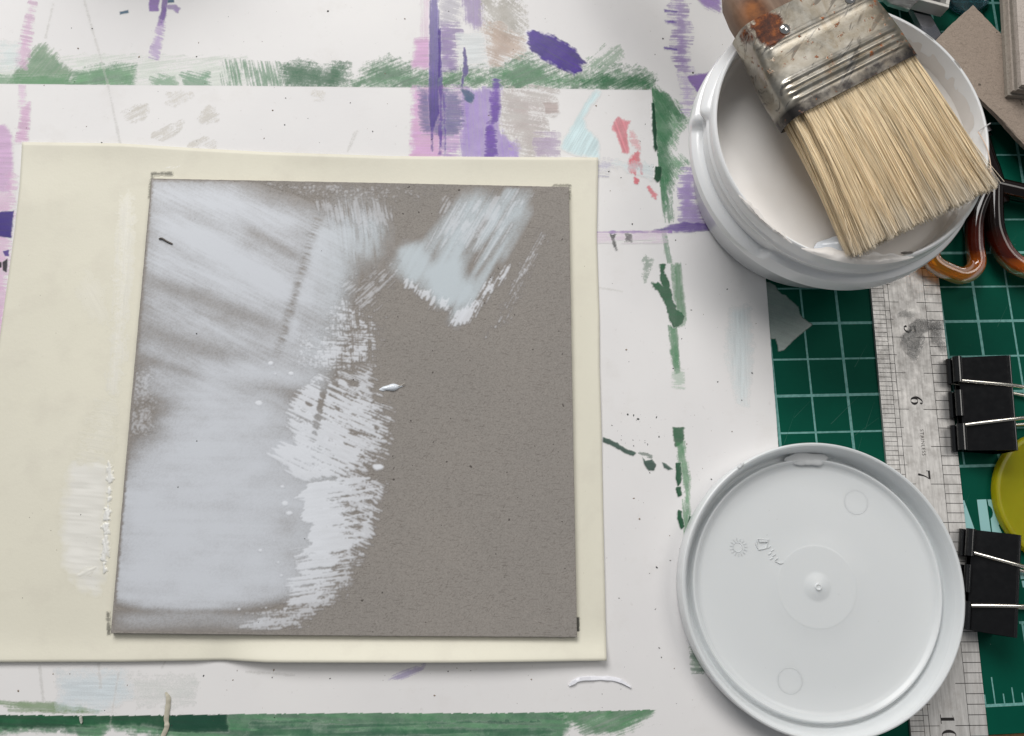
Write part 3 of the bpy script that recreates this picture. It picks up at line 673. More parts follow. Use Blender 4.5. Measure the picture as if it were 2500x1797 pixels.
def cap(px, py, a, b, w, s=.8, e=.25):
    ex, ey = b[0] - a[0], b[1] - a[1]; L = math.hypot(ex, ey)
    u_ = ((px - a[0]) * ex + (py - a[1]) * ey) / L; v_ = (-(px - a[0]) * ey + (py - a[1]) * ex) / L
    m1 = 1 - sstep(1 - s, 1, np.abs(v_) / (w / 2))
    return m1 * sstep(-e * L * .5, e * L * .5, u_) * (1 - sstep(L - e * L * .5, L + e * L * .5, u_))
def wet(px, py):
    T = np.zeros_like(px)
    s25 = streaks(px, py, 27, 9, 150, 5); s0 = streaks(px, py, 1, 11, 260, 6); s120 = streaks(px, py, 119, 7, 130, 7); f25 = streaks(px, py, 27, 3, 60, 15)
    big = fbm(px / 90, py / 60, 8)
    band = np.clip((streaks(px, py, 26, 26, 260, 91) - .5) * 1.5 + .5, 0, 1); cloud = fbm(px / 70 + 3, py / 38, 66, 5)
    # haze over the whole brushed upper left
    d_ = sdf(px, py, ca((260, 120), (900, 130), (1450, 320), (1700, 420), (1780, 800), (1680, 1250), (1560, 1640), (150, 1700), (180, 1300)))
    T += 1.0 * np.clip(d_ / 60, 0, 1) * (.3 + .8 * big + .45 * band) * (.82 + .3 * f25)
    for a, b, w, o in ((ca((330, 240)), ca((1000, 330)), 95, .75), (ca((850, 330)), ca((1330, 470)), 80, .62), (ca((330, 400)), ca((900, 640)), 80, .5),
                       (ca((480, 500)), ca((1290, 900)), 95, .85), (ca((900, 760)), ca((1270, 950)), 90, .7), (ca((300, 640)), ca((1000, 960)), 90, .42),
                       (ca((700, 1180)), ca((1280, 1330)), 60, .42), (ca((640, 1420)), ca((1450, 1560)), 70, .55), (ca((520, 950)), ca((820, 1080)), 50, .2)):
        T += o * cap(px, py, a[0], b[0], w, .95, .45) * (.62 + .76 * s25)
    for a, b, w, o in ((ca((1500, 520)), ca((1440, 760)), 70, .65), (ca((1420, 830)), ca((1380, 1010)), 70, .65), (ca((1310, 1120)), ca((1290, 1270)), 55, .6),
                       (ca((1560, 560)), ca((1560, 1000)), 110, .35)):
        T += o * cap(px, py, a[0], b[0], w, .9, .5)
    # dark seam where two passes meet
    for a, b in ((ca((1490, 400)), ca((1385, 740))), (ca((1385, 740)), ca((1285, 1080))), (ca((1285, 1060)), ca((1205, 1370)))):
        T *= 1 - .72 * cap(px, py, a[0] , b[0], 40, .95, .12) * np.clip(2.4 * streaks(px, py, 20, 2.6, 26, 21) - .5 + .9 * (big - .5), 0, 1.2)
    for a, b, w in ((ca((960, 480)), ca((1380, 720)), 44), (ca((240, 820)), ca((1250, 1200)), 64), (ca((230, 1180)), ca((900, 1400)), 90), (ca((230, 1370)), ca((760, 1560)), 40)):
        T *= 1 - .72 * cap(px, py, a[0], b[0], w, .95, .4) * (.55 + .7 * f25)
    # round dab at the top middle
    ray = np.clip((streaks(px, py, 84, 3.5, 60, 24) - .5) * 1.6 + .5, 0, 1)
    q = ca((1760, 560))[0]; r_ = np.hypot((px - q[0]) / 1.05, py - q[1]); an = np.arctan2(py - q[1], px - q[0])
    T += .75 * (1 - sstep(16, 72, r_ + 30 * (fbm(px / 26, py / 26, 4) - .5))) * (.6 + .7 * ray)
    T += .55 * (1 - sstep(40, 110, np.hypot(px - q[0] + 12, (py - q[1] + 10) * .9) + 36 * (ray - .5))) * ray
    # steep strokes upper right
    for a, b, w, o in ((cb((1080, 300)), cb((780, 860)), 95, .95), (cb((960, 300)), cb((620, 720)), 60, .5), (cb((1270, 220)), cb((1060, 560)), 40, .7), (cb((1330, 300)), cb((900, 1080)), 52, .95),
                       (cb((1180, 380)), cb((1020, 640)), 30, .6), (cb((560, 620)), cb((640, 840)), 90, .75), (cb((800, 760)), cb((880, 1000)), 120, .95), (cb((500, 700)), cb((900, 960)), 110, .7), (cb((880, 500)), cb((760, 900)), 70, .6), (cb((1370, 360)), cb((1180, 700)), 46, .5)):
        T += o * cap(px, py, a[0], b[0], w, .7, .3) * (.55 + 1.25 * s120)
    for a, b, w in ((cb((1100, 420)), cb((930, 700)), 34), (cb((1290, 440)), cb((1000, 860)), 26)):
        T *= 1 - .85 * cap(px, py, a[0], b[0], w, .9, .3) * (.6 + .6 * s120)
    # broad smooth wash lower left
    d_ = sdf(px, py, cc((-40, 620), (120, 500), (250, 380), (340, 200), (560, 60), (900, 150), (1210, 300), (1330, 650), (1290, 900), (1200, 1200), (1060, 1420), (700, 1470), (300, 1470), (-60, 1470)))
    d_ = d_ + 26 * (fbm(px / 40, py / 12, 12) - .5)
    xc_, yc_ = (px - 250) * 2.2025, (py - 880) * 2.2025
    lowcut = 1358 - np.where(xc_ < 450, 4.3e-4, 2.4e-4) * (xc_ - 450) ** 2 + 16 * (s0 - .5)
    T += 1.75 * sstep(-30, 120, d_) * (.84 + .34 * s0) * (.6 + .85 * cloud) * (1 - .38 * sstep(620, 1150, xc_) * (.5 + fbm(px / 50, py / 30, 77))) * (1 - sstep(lowcut - 60, lowcut + 26, yc_))
    T += .42 * cap(px, py, cc((90, 1400))[0], cc((900, 1400))[0], 60, .9, .2) * (.5 + s0)
    T += .55 * cap(px, py, cc((300, 120))[0], cc((1000, 280))[0], 120, .9, .4) * (.4 + s25)
    lft = sdf(px, py, cc((120, -40), (330, -20), (250, 100), (290, 250), (230, 330), (160, 470), (90, 460)))
    T *= 1 - .7 * np.clip((lft + 10) / 34, 0, 1) * (.5 + .8 * fbm(px / 9, py / 9, 3))
    eb = sdf(px, py, bpoly)
    T *= sstep(3.5, 12, eb + 5 * (vn(px / 7, py / 4, 2) - .3)) * (eb > 3.5)
    gn = .6 * vn(px / 2.2, py / 2.2, 3) + .4 * vn(px / 3.6, py / 1.9, 8)
    fs_low = (py - 380) + (px - 250) * .1 >= 560
    fs = np.where((py - 380) + (px - 250) * .1 < 560, np.clip((f25 - .5) * 1.8 + .5, 0, 1), np.clip((streaks(px, py, 2, 3.2, 120, 29) - .5) * 1.5 + .5, 0, 1))
    T *= np.where(px > 850, 1, np.where(fs_low, .95 + .1 * fs, .86 + .30 * fs))
    a = 1 - np.exp(-1.45 * np.clip(T, 0, None))
    a = np.clip(a * (1 - .6 * (1 - a) * sstep(.62, .30, gn)), 0, .93)
    c1 = np.array(rgb8(189, 193, 199)); c2 = np.array(rgb8(215, 219, 226))
    hue = sstep(700, 1000, px)[..., None]
    col = (c1 * (1 - a[..., None]) + c2 * a[..., None]) * (1 - hue) + np.array(rgb8(200, 210, 216)) * hue
    return a, col
def board_ground(px, py):
    g_ = .5 * vn(px / 2.3, py / 1.7, 301) + .3 * vn(px / 5, py / 2.4, 302) + .2 * vn(px / 30, py / 30, 303)
    return np.array(rgb8(146, 140, 135)) * (.72 + .5 * g_)[..., None]
film('wet_primer', gb, (262, 425, 1300, 1552), ZB + .006, wet, MAT_GESSO, .26, .012, None, board_ground, .95)
def wet_ground(px, py):
    a, col = wet(px, py); a = np.clip(a, 0, 1)[..., None]
    return board_ground(px, py) * (1 - a) + col * a
def dry(px, py):
    out = np.zeros_like(px)
    nrm = lambda t, k: np.clip((t - .5) * k + .5, 0, 1)
    gn = nrm(.55 * vn(px / 2.0, py / 2.0, 3) + .45 * vn(px / 4.2, py / 4.2, 5), 1.5); f0 = fbm(px / 16, py / 16, 11, 3); f1 = fbm(px / 34, py / 22, 13, 3)
    def reg(poly, ang, wl, edge, wob, op, fine, long, dens, seed, hatch=None):
        nonlocal out
        d_ = sdf(px, py, poly) + wob * 2 * (f0 - .5)
        s = nrm(streaks(px, py, ang, fine, long, seed), 1.7)
        if hatch is not None: s = np.maximum(s, nrm(streaks(px, py, hatch, fine, long, seed + 7), 1.7)) * .9
        n_ = nrm(wl * s + (1 - wl) * gn, 1.35)
        D = np.clip(d_ / edge, 0, 1) * (dens + .5 * (f1 - .5))
        a = sstep(-.10, .13, D * 1.18 - n_ - .03) * (d_ > 0) * op
        out = np.maximum(out, a * (.82 + .2 * s))
    x_c = (px - 250) * 2.2025; y_c = (py - 880) * 2.2025
    notch = .55 * cap(px, py, cc((1200, 110))[0], cc((1135, 430))[0], 24, .8, .1)
    reg(cc((1150, 30), (1250, 95), (1330, 60), (1450, 75), (1420, 160), (1535, 290), (1525, 400), (1490, 490), (1430, 570), (1300, 650), (1110, 660), (950, 590), (920, 480), (1010, 440), (960, 280), (1040, 150)),
        25, .72, 20, 7, .96, 2.5, 44, .78 - .42 * sstep(1230, 1540, x_c) - .35 * sstep(240, 60, y_c) - notch - .35 * sstep(1080, 960, x_c), 31)
    reg(cc((1100, 640), (1450, 600), (1500, 690), (1480, 800), (1430, 920), (1410, 1000), (1340, 1050), (1250, 1120), (1160, 1290), (990, 1330), (1020, 1230), (1050, 1150), (1000, 1080), (1100, 990), (1110, 890), (1055, 880), (1080, 760), (1030, 740)),
        -7, .74, 12, 8, .97, 2.3, 60, .92 - .54 * sstep(1150, 1460, x_c) - .66 * sstep(980, 1320, y_c), 41)
    reg(cc((1340, 990), (1500, 620), (1530, 680), (1470, 830), (1470, 960)), 35, .8, 18, 5, .85, 2.6, 40, .75, 47)
    reg(ca((1330, 1400), (1480, 1050), (1620, 880), (1760, 930), (1960, 1100), (1975, 1260), (1900, 1480), (1560, 1560)), 4, .7, 52, 8, .85, 2.2, 30,
          .46 + .26 * sstep(1200, 1450, (py - 380) * 2.81) - .12 * sstep(1500, 1350, (px - 250) * 2.81), 51, hatch=86)
    reg(ca((1280, 1250), (1500, 1100), (1600, 1450), (1300, 1500)), 30, .3, 50, 8, .8, 3.0, 20, .45, 55)
    reg(ca((1350, 250), (1950, 280), (2050, 420), (1900, 600), (1560, 520)), 80, .8, 50, 6, .45, 2.4, 60, .60, 57)
    reg(ca((1600, 860), (1960, 700), (2100, 800), (1900, 1080), (1700, 1100)), -42, .7, 50, 6, .5, 1.8, 40, .62, 61)
    reg(cc((1250, 20), (1480, 20), (1500, 150), (1600, 280), (1580, 420), (1540, 520), (1470, 600), (1540, 640), (1530, 760), (1480, 920), (1440, 1060), (1340, 1120), (1250, 1100), (1250, 300)), 22, .7, 34, 6, .8, 2.2, 34, .50, 81)
    reg(cc((960, 420), (1130, 420), (1150, 640), (1080, 660), (900, 560), (880, 470)), 27, .9, 22, 6, .9, 4.0, 90, .62, 83)
    reg(cc((1000, 1000), (1200, 1000), (1420, 1000), (1300, 1180), (1180, 1340), (960, 1360)), -8, .75, 26, 7, .9, 2.8, 60, .50, 85)
    # ends of the steep strokes
    reg(cb((430, 800), (520, 820), (700, 900), (880, 1000), (860, 1110), (700, 1060), (560, 950)), 118, .7, 22, 5, .85, 2.4, 26, .72, 63)
    reg(cb((860, 1060), (1080, 850), (1290, 700), (1240, 850), (1090, 1030), (980, 1160), (880, 1190), (800, 1160)), 118, .62, 22, 5, .9, 2.2, 40, .62 + .38 * sstep(980, 1120, (py - 380) * 2.81), 65)
    reg(cb((780, 260), (1300, 200), (1450, 260), (1350, 500), (1100, 800), (700, 640), (560, 700), (700, 460)), 120, .75, 60, 6, .5, 2.2, 60, .52, 67)
    reg(cb((1440, 470), (1560, 520), (1420, 760), (1260, 1120), (1110, 1290), (1060, 1260), (1190, 1000), (1330, 700)), 119, .62, 34, 5, .62, 1.6, 44, .66, 69)
    reg(cc((720, 1350), (980, 1310), (1180, 1200), (1390, 1000), (1430, 1060), (1290, 1330), (1010, 1480), (700, 1490)), -5, .6, 46, 6, .7, 2.4, 36, .72, 71)
    reg(cc((60, 20), (300, 20), (300, 420), (60, 440)), 40, .3, 30, 6, .45, 3, 20, .42, 73)
    reg(ca((1000, 120), (1500, 150), (2300, 200), (2200, 330), (1500, 330), (1100, 240)), 10, .3, 40, 6, .4, 3, 20, .36, 75)
    for q, r_ in (((980, 770), 9), ((1005, 820), 8), ((968, 680), 5), ((922, 970), 4), ((846, 1022), 5), ((945, 1086), 4), ((963, 1155), 4), ((735, 1338), 4), ((840, 230), 7), ((905, 14), 8), ((930, 72), 5),
                  ((1015, 70), 5), ((1490, 575), 14), ((880, 1330), 4), ((800, 998), 2)):
        p_ = cc(q)[0]; out = np.maximum(out, 1 - sstep(.6, 1.1, np.hypot((px - p_[0]) / 1.5, py - p_[1]) / (r_ * .62) + 1.5 * (f0 - .5)))
    o2 = out.copy()
    for ax in (0, 1): o2 = .25 * np.roll(o2, 1, ax) + .5 * o2 + .25 * np.roll(o2, -1, ax)
    out = o2 * sstep(3.5, 8, sdf(px, py, bpoly))
    # thick touches keep a brighter body
    return out, np.array(rgb8(230, 233, 239))
film('brushed_primer', gb, (262, 425, 1385, 1552), ZB + .022, dry, MAT_RIDGE, .2, .07, None, wet_ground, 1.0)
# raised drop of primer with a drawn-out tail
dp = P(957, 946, ZB)
def blob(name, c, L, wd, h, rz, mat, parent, tail=0.0, seed=1):
    V = []; Fs = []; nu, nv = 22, 12
    for i in range(nu + 1):
        t = i / nu; x = (t - .5) * 2
        r_ = math.sqrt(max(0, 1 - x * x)) * (1 + .15 * math.sin(5 * x + seed))
        if x > .35: r_ = max(.05, r_ * (1 - (x - .35) * tail))
        for k in range(nv):
            a = math.pi * k / (nv - 1)
            lx_, ly_ = x * L / 2, math.cos(a) * r_ * wd / 2
            V.append((c[0] + lx_ * math.cos(rz) - ly_ * math.sin(rz), c[1] + lx_ * math.sin(rz) + ly_ * math.cos(rz), c[2] + math.sin(a) * r_ * h))
    for i in range(nu):
        for k in range(nv - 1):
            Fs.append((i * nv + k, i * nv + k + 1, (i + 1) * nv + k + 1, (i + 1) * nv + k))
    return mesh_obj(name, V, Fs, mat, parent, 60)
M = Mat('wet_white_drop', rgb8(228, 234, 242), .15, spec=.6); MAT_DROP = M.m
blob('primer_drop', dp, 7.2, 2.1, .9, .10, MAT_DROP, gb, 1.1)
dt_ = P(938, 950, ZB); blob('primer_drop', dt_, 3.4, 1.3, .35, .1, MAT_DROP, gb, .6, 3)
tube('bristle_hair', catmull([P(968, 945, ZB) + [0, 0, .5], P(980, 941, ZB) + [0, 0, .5], P(989, 936, ZB) + [0, 0, .6]], 5), .13, Mat('primed_hair', rgb8(190, 184, 174), .5).m, gb, 6)
tube('bristle_hair', catmull([P(389, 584, ZB) + [0, 0, .2], P(396, 583, ZB) + [0, 0, .5], P(408, 590, ZB) + [0, 0, .4], P(421, 596, ZB) + [0, 0, .2]], 5), .28, Mat('dark_hair', rgb8(92, 84, 78), .5).m, gb, 6)
specks('board_specks', gb, (300, 460, 1385, 1540), 80, ZB + .10, 21, .06, .28, ((40, 34, 32), (66, 54, 48), (30, 28, 28), (196, 190, 180)), avoid=lambda x, y: sdf(np.array([x]), np.array([y]), bpoly)[0] < 8 or (x < 760 and random.random() < .6))

# ------------------------------------------------------------------ steel ruler
ra, rb_ = np.array([76.0, -11.6]), np.array([70.75, -161.2])
rd = (rb_ - ra) / np.linalg.norm(rb_ - ra); rp = np.array([rd[1], -rd[0]])     # rp points to the left edge
if rp[0] > 0: rp = -rp
s10 = float((P(2410.7, 1770.7, 1)[:2] - ra) @ rd)
def RL(w, inch, z=1.0):
    q = ra + rd * (s10 - (10 - inch) * 25.4) + rp * w
    return np.array([q[0], q[1], z])
M = Mat('brushed_steel', (.62, .60, .58), .36, .45)
sc_ = M.noise(1100, 5, .7, (1, .06, 1), 0.035); bl = M.noise(300, 6, .72); fine_ = M.noise(900, 3, .6, (1, .25, 1))
c = M.ramp(sc_, [(.25, (.40, .385, .37)), (.5, (.58, .565, .545)), (.75, (.72, .70, .68))])
c = M.mix(M.ramp(bl, [(.5, 0.0), (.72, .55)]), c, (.40, .37, .34))
c = M.mix(M.ramp(fine_, [(.58, 0.0), (.7, .4)]), c, (.36, .34, .33))
M.to('Base Color', c); M.to('Roughness', M.ramp(bl, [(.3, .38), (.7, .55)])); M.to('Normal', M.bump(sc_, .12, .0001))
ruler = empty('steel_ruler', RL(12.7, 6, 0))
ruler.location = (0, 0, 0)
tag(ruler, 'long stainless steel inch ruler lying on the green mat', 'ruler')
slab('blade', [RL(0, 1.2), RL(0, 12.2), RL(25.4, 12.2), RL(25.4, 1.2)], .03, 1.0, M.m, ruler, ch=.08)
MAT_INK = Mat('etched_black', rgb8(24, 20, 20), .6).m
parts = []
def rline(w0, w1, inch, th=.13, z=1.012):
    a, b = RL(w0, inch), RL(w1, inch); t = rd * th / 2
    V = [(a[0] - t[0], a[1] - t[1], z), (a[0] + t[0], a[1] + t[1], z), (b[0] + t[0], b[1] + t[1], z), (b[0] - t[0], b[1] - t[1], z)]
    parts.append((V, [(0, 1, 2, 3)]))
def vline(w, i0, i1, th=.16, z=1.018):
    a, b = RL(w - th / 2, i0), RL(w + th / 2, i0); c_, d_ = RL(w + th / 2, i1), RL(w - th / 2, i1)
    parts.append(([(*q[:2], z) for q in (a, b, c_, d_)], [(0, 1, 2, 3)]))
for k in range(int(1.5 * 8), int(11.5 * 8)):
    i = k / 8
    rline(0.05, 10.6 if k % 8 == 0 else 9.2 if k % 4 == 0 else 6.05, i, .22)
for k in range(int(1.5 * 16), int(11.5 * 16)):
    i = k / 16
    rline(25.35, 25.4 - (9.6 if k % 8 == 0 else 7.2 if k % 4 == 0 else 6.2 if k % 2 == 0 else 4.5), i, .17)
vline(6.0, 1.3, 12); vline(25.4 - 4.5, 1.3, 12); vline(25.4 - 6.2, 1.3, 12)
V, Fs = join(parts); mesh_obj('graduation_marks', V, Fs, MAT_INK, ruler)
def ring(cx, cy, ox, oy, ix, iy, n=28):
    V = []
    for i in range(n):
        a = 2 * math.pi * i / n; V += [(cx + ox * math.cos(a), cy + oy * math.sin(a)), (cx + ix * math.cos(a), cy + iy * math.sin(a))]
    return V, [(2 * i, (2 * i + 2) % (2 * n), (2 * i + 3) % (2 * n), 2 * i + 1) for i in range(n)]
def ribbon(pts):
    pts = [np.array(p, float) for p in catmull(pts, 6)]; V = []
    for i, p in enumerate(pts):
        t = pts[min(i + 1, len(pts) - 1)][:2] - pts[max(i - 1, 0)][:2]; t /= np.linalg.norm(t); nn = np.array([-t[1], t[0]])
        V += [tuple(p[:2] + nn * p[2] / 2), tuple(p[:2] - nn * p[2] / 2)]
    return V, [(2 * i, 2 * i + 1, 2 * i + 3, 2 * i + 2) for i in range(len(pts) - 1)]
def quad(*p): return list(p), [tuple(range(len(p)))]
GLY = {'1': [quad((.30, .05), (.52, .05), (.52, .97), (.30, .90)), quad((.08, 0), (.74, 0), (.74, .05), (.08, .05)), quad((.06, .86), (.30, .90), (.30, .97), (.52, 1.0), (.50, .96))],
       '0': [ring(.42, .5, .38, .52, .16, .47)],
       '6': [ring(.42, .30, .36, .31, .15, .27), ribbon([(.10, .30, .16), (.13, .55, .19), (.28, .82, .14), (.50, .97, .05), (.66, .95, .05)]), ring(.64, .84, .09, .09, .005, .005, 12)],
       '7': [quad((.05, .84), (.74, .84), (.76, 1.0), (.05, 1.0)), ribbon([(.74, .92, .06), (.50, .55, .10), (.34, .02, .20)]), quad((.02, .70), (.08, .70), (.08, 1.0), (.02, 1.0))],
       '5': [quad((.16, .86), (.66, .86), (.72, 1.0), (.12, 1.0)), quad((.12, .5), (.17, .5), (.19, 1.0), (.13, 1.0)), ribbon([(.14, .52, .06), (.4, .62, .10), (.68, .40, .20), (.5, .06, .10), (.16, .04, .07)]), ring(.17, .16, .10, .10, .005, .005, 12)]}
def digit(ch, inch, w_c, h=4.3, start=0.0):
    """digits run along the ruler with their tops to the right edge"""
    pr_ = []
    for V, Fq in GLY[ch]:
        pr_.append(([tuple(np.array([*(RL(w_c + h / 2 - y * h, inch)[:2] + rd * (start + x * h * .92)), 1.022 + .002 * len(pr_)])) for x, y in V], Fq))
    V, Fs = join(pr_); return mesh_obj('numeral', V, Fs, MAT_INK, ruler)
digit('5', 5, 12.6, 4.3, -4.6); digit('6', 6, 12.7, 4.3, -4.6); digit('7', 7, 12.7, 4.3, -4.6); digit('8', 8, 12.7) if '8' in GLY else None
digit('1', 10, 13.0, 4.6, -3.7); digit('0', 10, 13.0, 4.6, 1.0)
fc = bpy.data.curves.new('steel_mark', 'FONT'); fc.body = 'STAINLESS'; fc.size = 1.75 * MM; fc.space_character = 1.12
fo = bpy.data.objects.new('maker_mark', fc); sc.collection.objects.link(fo)
dg = bpy.context.evaluated_depsgraph_get(); dg.update()
me = bpy.data.meshes.new_from_object(fo.evaluated_get(dg)); bpy.data.objects.remove(fo)
me.materials.clear(); me.materials.append(Mat('etched_grey', rgb8(60, 54, 52), .6).m)
mk = link(bpy.data.objects.new('maker_mark', me), ruler)
q = RL(12.6, 6.27, 1.02); mk.location = Vector(q) * MM; mk.rotation_euler = (0, 0, math.atan2(rd[1], rd[0]))
# crust of clear dried glue over the 5
def crust(poly, z, name, parent, rgb, op, amp, sd):
    def fn(px, py):
        d_ = sdf(px, py, poly) + 6 * (fbm(px / 9, py / 9, sd) - .5)
        return np.clip(d_ / 3, 0, 1) * op * (.55 + .7 * vn(px / 3, py / 3, sd)), np.array(rgb8(*rgb))
    o = film(name, parent, (min(p[0] for p in poly) - 4, min(p[1] for p in poly) - 4, max(p[0] for p in poly) + 4, max(p[1] for p in poly) + 4), z, fn, MAT_GLUE, .14, .05,
             lambda X, Y: amp * np.abs(vn(X / .8, Y / .8, sd) - .5) + amp * .7 * vn(X / 1.9, Y / 1.9, sd + 2))
    return o
def r2(*p): return [(1650 + x / 2.668, 640 + y / 2.668) for x, y in p]
crust(r2((1520, 400), (1560, 370), (1640, 375), (1740, 385), (1735, 440), (1660, 445), (1610, 470), (1600, 560), (1560, 650), (1520, 620), (1470, 540), (1460, 480), (1500, 450)), 1.02, 'glue_crust', ruler, (188, 186, 184), .55, 2.0, 5)
crust(r2((1430, 330), (1500, 310), (1560, 340), (1540, 365), (1450, 360)), 1.02, 'glue_crust', ruler, (200, 198, 194), .4, 1.2, 6)
crust(r2((1650, 400), (1720, 410), (1735, 500), (1755, 590), (1735, 600), (1700, 540), (1660, 520)), 1.02, 'glue_crust', ruler, (188, 186, 184), .5, 1.7, 8)

# ------------------------------------------------------------------ torn tape scrap on the mat
tp = empty('tape_scrap', (0, 0, 0)); tag(tp, 'torn scrap of translucent tape stuck to the mat below the tub', 'tape')
def c1_(*p): return [(1860 + x / 7.41, 680 + y / 7.41) for x, y in p]
mark(c1_((30, 60), (150, 80), (240, 130), (290, 220), (350, 280), (430, 310), (490, 380), (570, 440), (650, 520), (680, 640), (740, 730), (895, 830), (600, 1080), (385, 1290), (310, 1300), (285, 1190), (250, 1075), (170, 1080), (60, 1000)),
     (172, 182, 180), rgb2=(150, 166, 160), op=.5, ang=20, st=.12, gr=.35, edge=1.6, wob=.8, soft=.5, mat=MAT_TAPE, name='tape_film', parent=tp, z=.05, relief=.05)

# ------------------------------------------------------------------ plastic tub of primer
TC = (28.6, 25.6, 1.6)
def plastic(name, col, rough, sss=.3):
    M = Mat(name, col, rough, spec=.5)
    M.set('Subsurface Weight', sss); M.set('Subsurface Radius', (1.0, .95, .9)); M.set('Subsurface Scale', .0022)
    n_ = M.noise(40, 4); M.to('Roughness', M.ramp(n_, [(.3, rough * .8), (.7, rough * 1.25)]))
    M.to('Normal', M.bump(M.noise(300, 3), .05, .0001))
    return M.m
MAT_TUB = plastic('white_polypropylene', rgb8(238, 239, 240), .16)
tub = empty('primer_tub', TC); tub.location = (0, 0, 0)
tag(tub, 'open white plastic tub holding white primer, brush across its rim', 'tub')
prof = [(.01, 0), (36, 0), (38.6, .7), (39.3, 2), (43.3, 22.5), (43.8, 24.3), (46.6, 24.5), (47.4, 25.2), (47.5, 26.5), (47.3, 30.6), (46.9, 31.6), (46.0, 32.0), (44.9, 32.1),
        (44.4, 32.6), (44.3, 34.0), (44.5, 34.6), (45.0, 35.0), (45.2, 35.6), (45.0, 36.2), (44.6, 36.8), (44.35, 38), (44.3, 40.9), (44.05, 41.6), (43.6, 41.9), (43.1, 41.7), (42.85, 41.0), (42.6, 30), (41.6, 20), (38.5, 3.2), (36, 2.2), (.01, 2.2)]
def bayonet(a, k, r, z):
    g_ = math.degrees(a) % 360
    def seg(lo, hi): return float(sstep(lo - 2.0, lo + 2.0, np.array(g_)) * (1 - sstep(hi - 2.0, hi + 2.0, np.array(g_))))
    hi = seg(70, 171); low = seg(171, 233)
    if 14 <= k <= 19: r += 1.9 * hi - .5 * low
    if 7 <= k <= 12:
        r += .5 * hi; z -= 2.6 * low * (k >= 9)
        if k >= 10: r -= .9 * low
    return r, z
lathe('tub_body', prof, TC, MAT_TUB, tub, 288, 40, rfun=bayonet)
M = Mat('liquid_primer', rgb8(244, 241, 238), .30, spec=.4)
n_ = M.noise(60, 4); M.to('Base Color', M.ramp(n_, [(.35, rgb8(241, 237, 233)), (.65, rgb8(246, 243, 240))]))
M.to('Normal', M.bump(M.noise(90, 3), .10, .0005))
pp_ = [(.01, 30.6), (12, 30.5), (26, 30.55), (36, 30.5), (40.5, 30.8), (41.7, 31.3), (42.62, 32.4)]
lathe('primer', pp_, TC, M.m, tub, 160, 60, rfun=lambda a, k, r, z: (r, z + (.5 * math.sin(3 * a + 1) * (k > 4) + .12 * math.sin(5 * a + k))))
# skin of drying primer on the inner wall and rim
rnd = random.Random(4)
MAT_SKIN = Mat('primer_skin', rgb8(226, 222, 218), .35).m
def rimpt(deg, r, z): return np.array([TC[0] + r * math.cos(math.radians(deg)), TC[1] + r * math.sin(math.radians(deg)), TC[2] + z])
def skin(a0, a1, z0, z1, r0, sd, amp=.5):
    V = []; Fs = []; nu, nv = 40, 8
    for i in range(nu + 1):
        t = i / nu; ed = min(1, 6 * t, 6 * (1 - t))
        for k in range(nv + 1):
            s = k / nv; zz = z0 + (z1 - z0) * s * ed * (.55 + .9 * float(vn(t * 9, 0, sd)))
            V.append(rimpt(a0 + (a1 - a0) * t, r0 + (zz - 27) * .09 - .12 - amp * float(vn(t * 26, s * 5, sd)) * math.sin(math.pi * s), zz))
    for i in range(nu):
        for k in range(nv): Fs.append((i * (nv + 1) + k, (i + 1) * (nv + 1) + k, (i + 1) * (nv + 1) + k + 1, i * (nv + 1) + k + 1))
    mesh_obj('primer_skin', V, Fs, MAT_SKIN, tub, 60)
skin(-8, 62, 31.5, 39.5, 42.2, 3, .5); skin(-75, -30, 31.3, 37, 42.2, 5, .6); skin(120, 195, 31.2, 35, 42.2, 7, .4)
def rimskin(a0, a1, sd, w=2.2):
    V = []; Fs = []; nu, nv = 60, 7
    for i in range(nu + 1):
        t = i / nu; ed = min(1, 5 * t, 5 * (1 - t))
        for k in range(nv + 1):
            s = k / nv; wob = (float(vn(t * 12, s * 2, sd)) - .5) * 1.6 * ed
            V.append(rimpt(a0 + (a1 - a0) * t, 44.5 - (w * ed + .2) * s + (0 if k else .05) + wob * s, 41.9 + .12 + .55 * ed * math.sin(math.pi * min(1, s * 1.3)) * (.5 + float(vn(t * 40, s * 4, sd + 1)))))
    for i in range(nu):
        for k in range(nv): Fs.append((i * (nv + 1) + k, (i + 1) * (nv + 1) + k, (i + 1) * (nv + 1) + k + 1, i * (nv + 1) + k + 1))
    mesh_obj('primer_skin', V, Fs, MAT_SKIN, tub, 60)
rimskin(-118, -72, 9, 3.0); rimskin(-150, -122, 10, 1.0)
blob('primer_lump', rimpt(-97, 36.5, 31.0), 15, 8, 5.5, math.radians(-10), MAT_DROP, tub, .3, 2)
blob('dirt_fleck', rimpt(-93.5, 43.2, 42.3), 1.7, .7, .3, .5, Mat('black_fleck', rgb8(18, 18, 18), .6).m, tub, .3, 2)
blob('dirt_fleck', rimpt(-74, 42.6, 42.2), 4.2, .8, .3, .05, Mat('grey_fleck', rgb8(96, 90, 84), .6).m, tub, .3, 4)

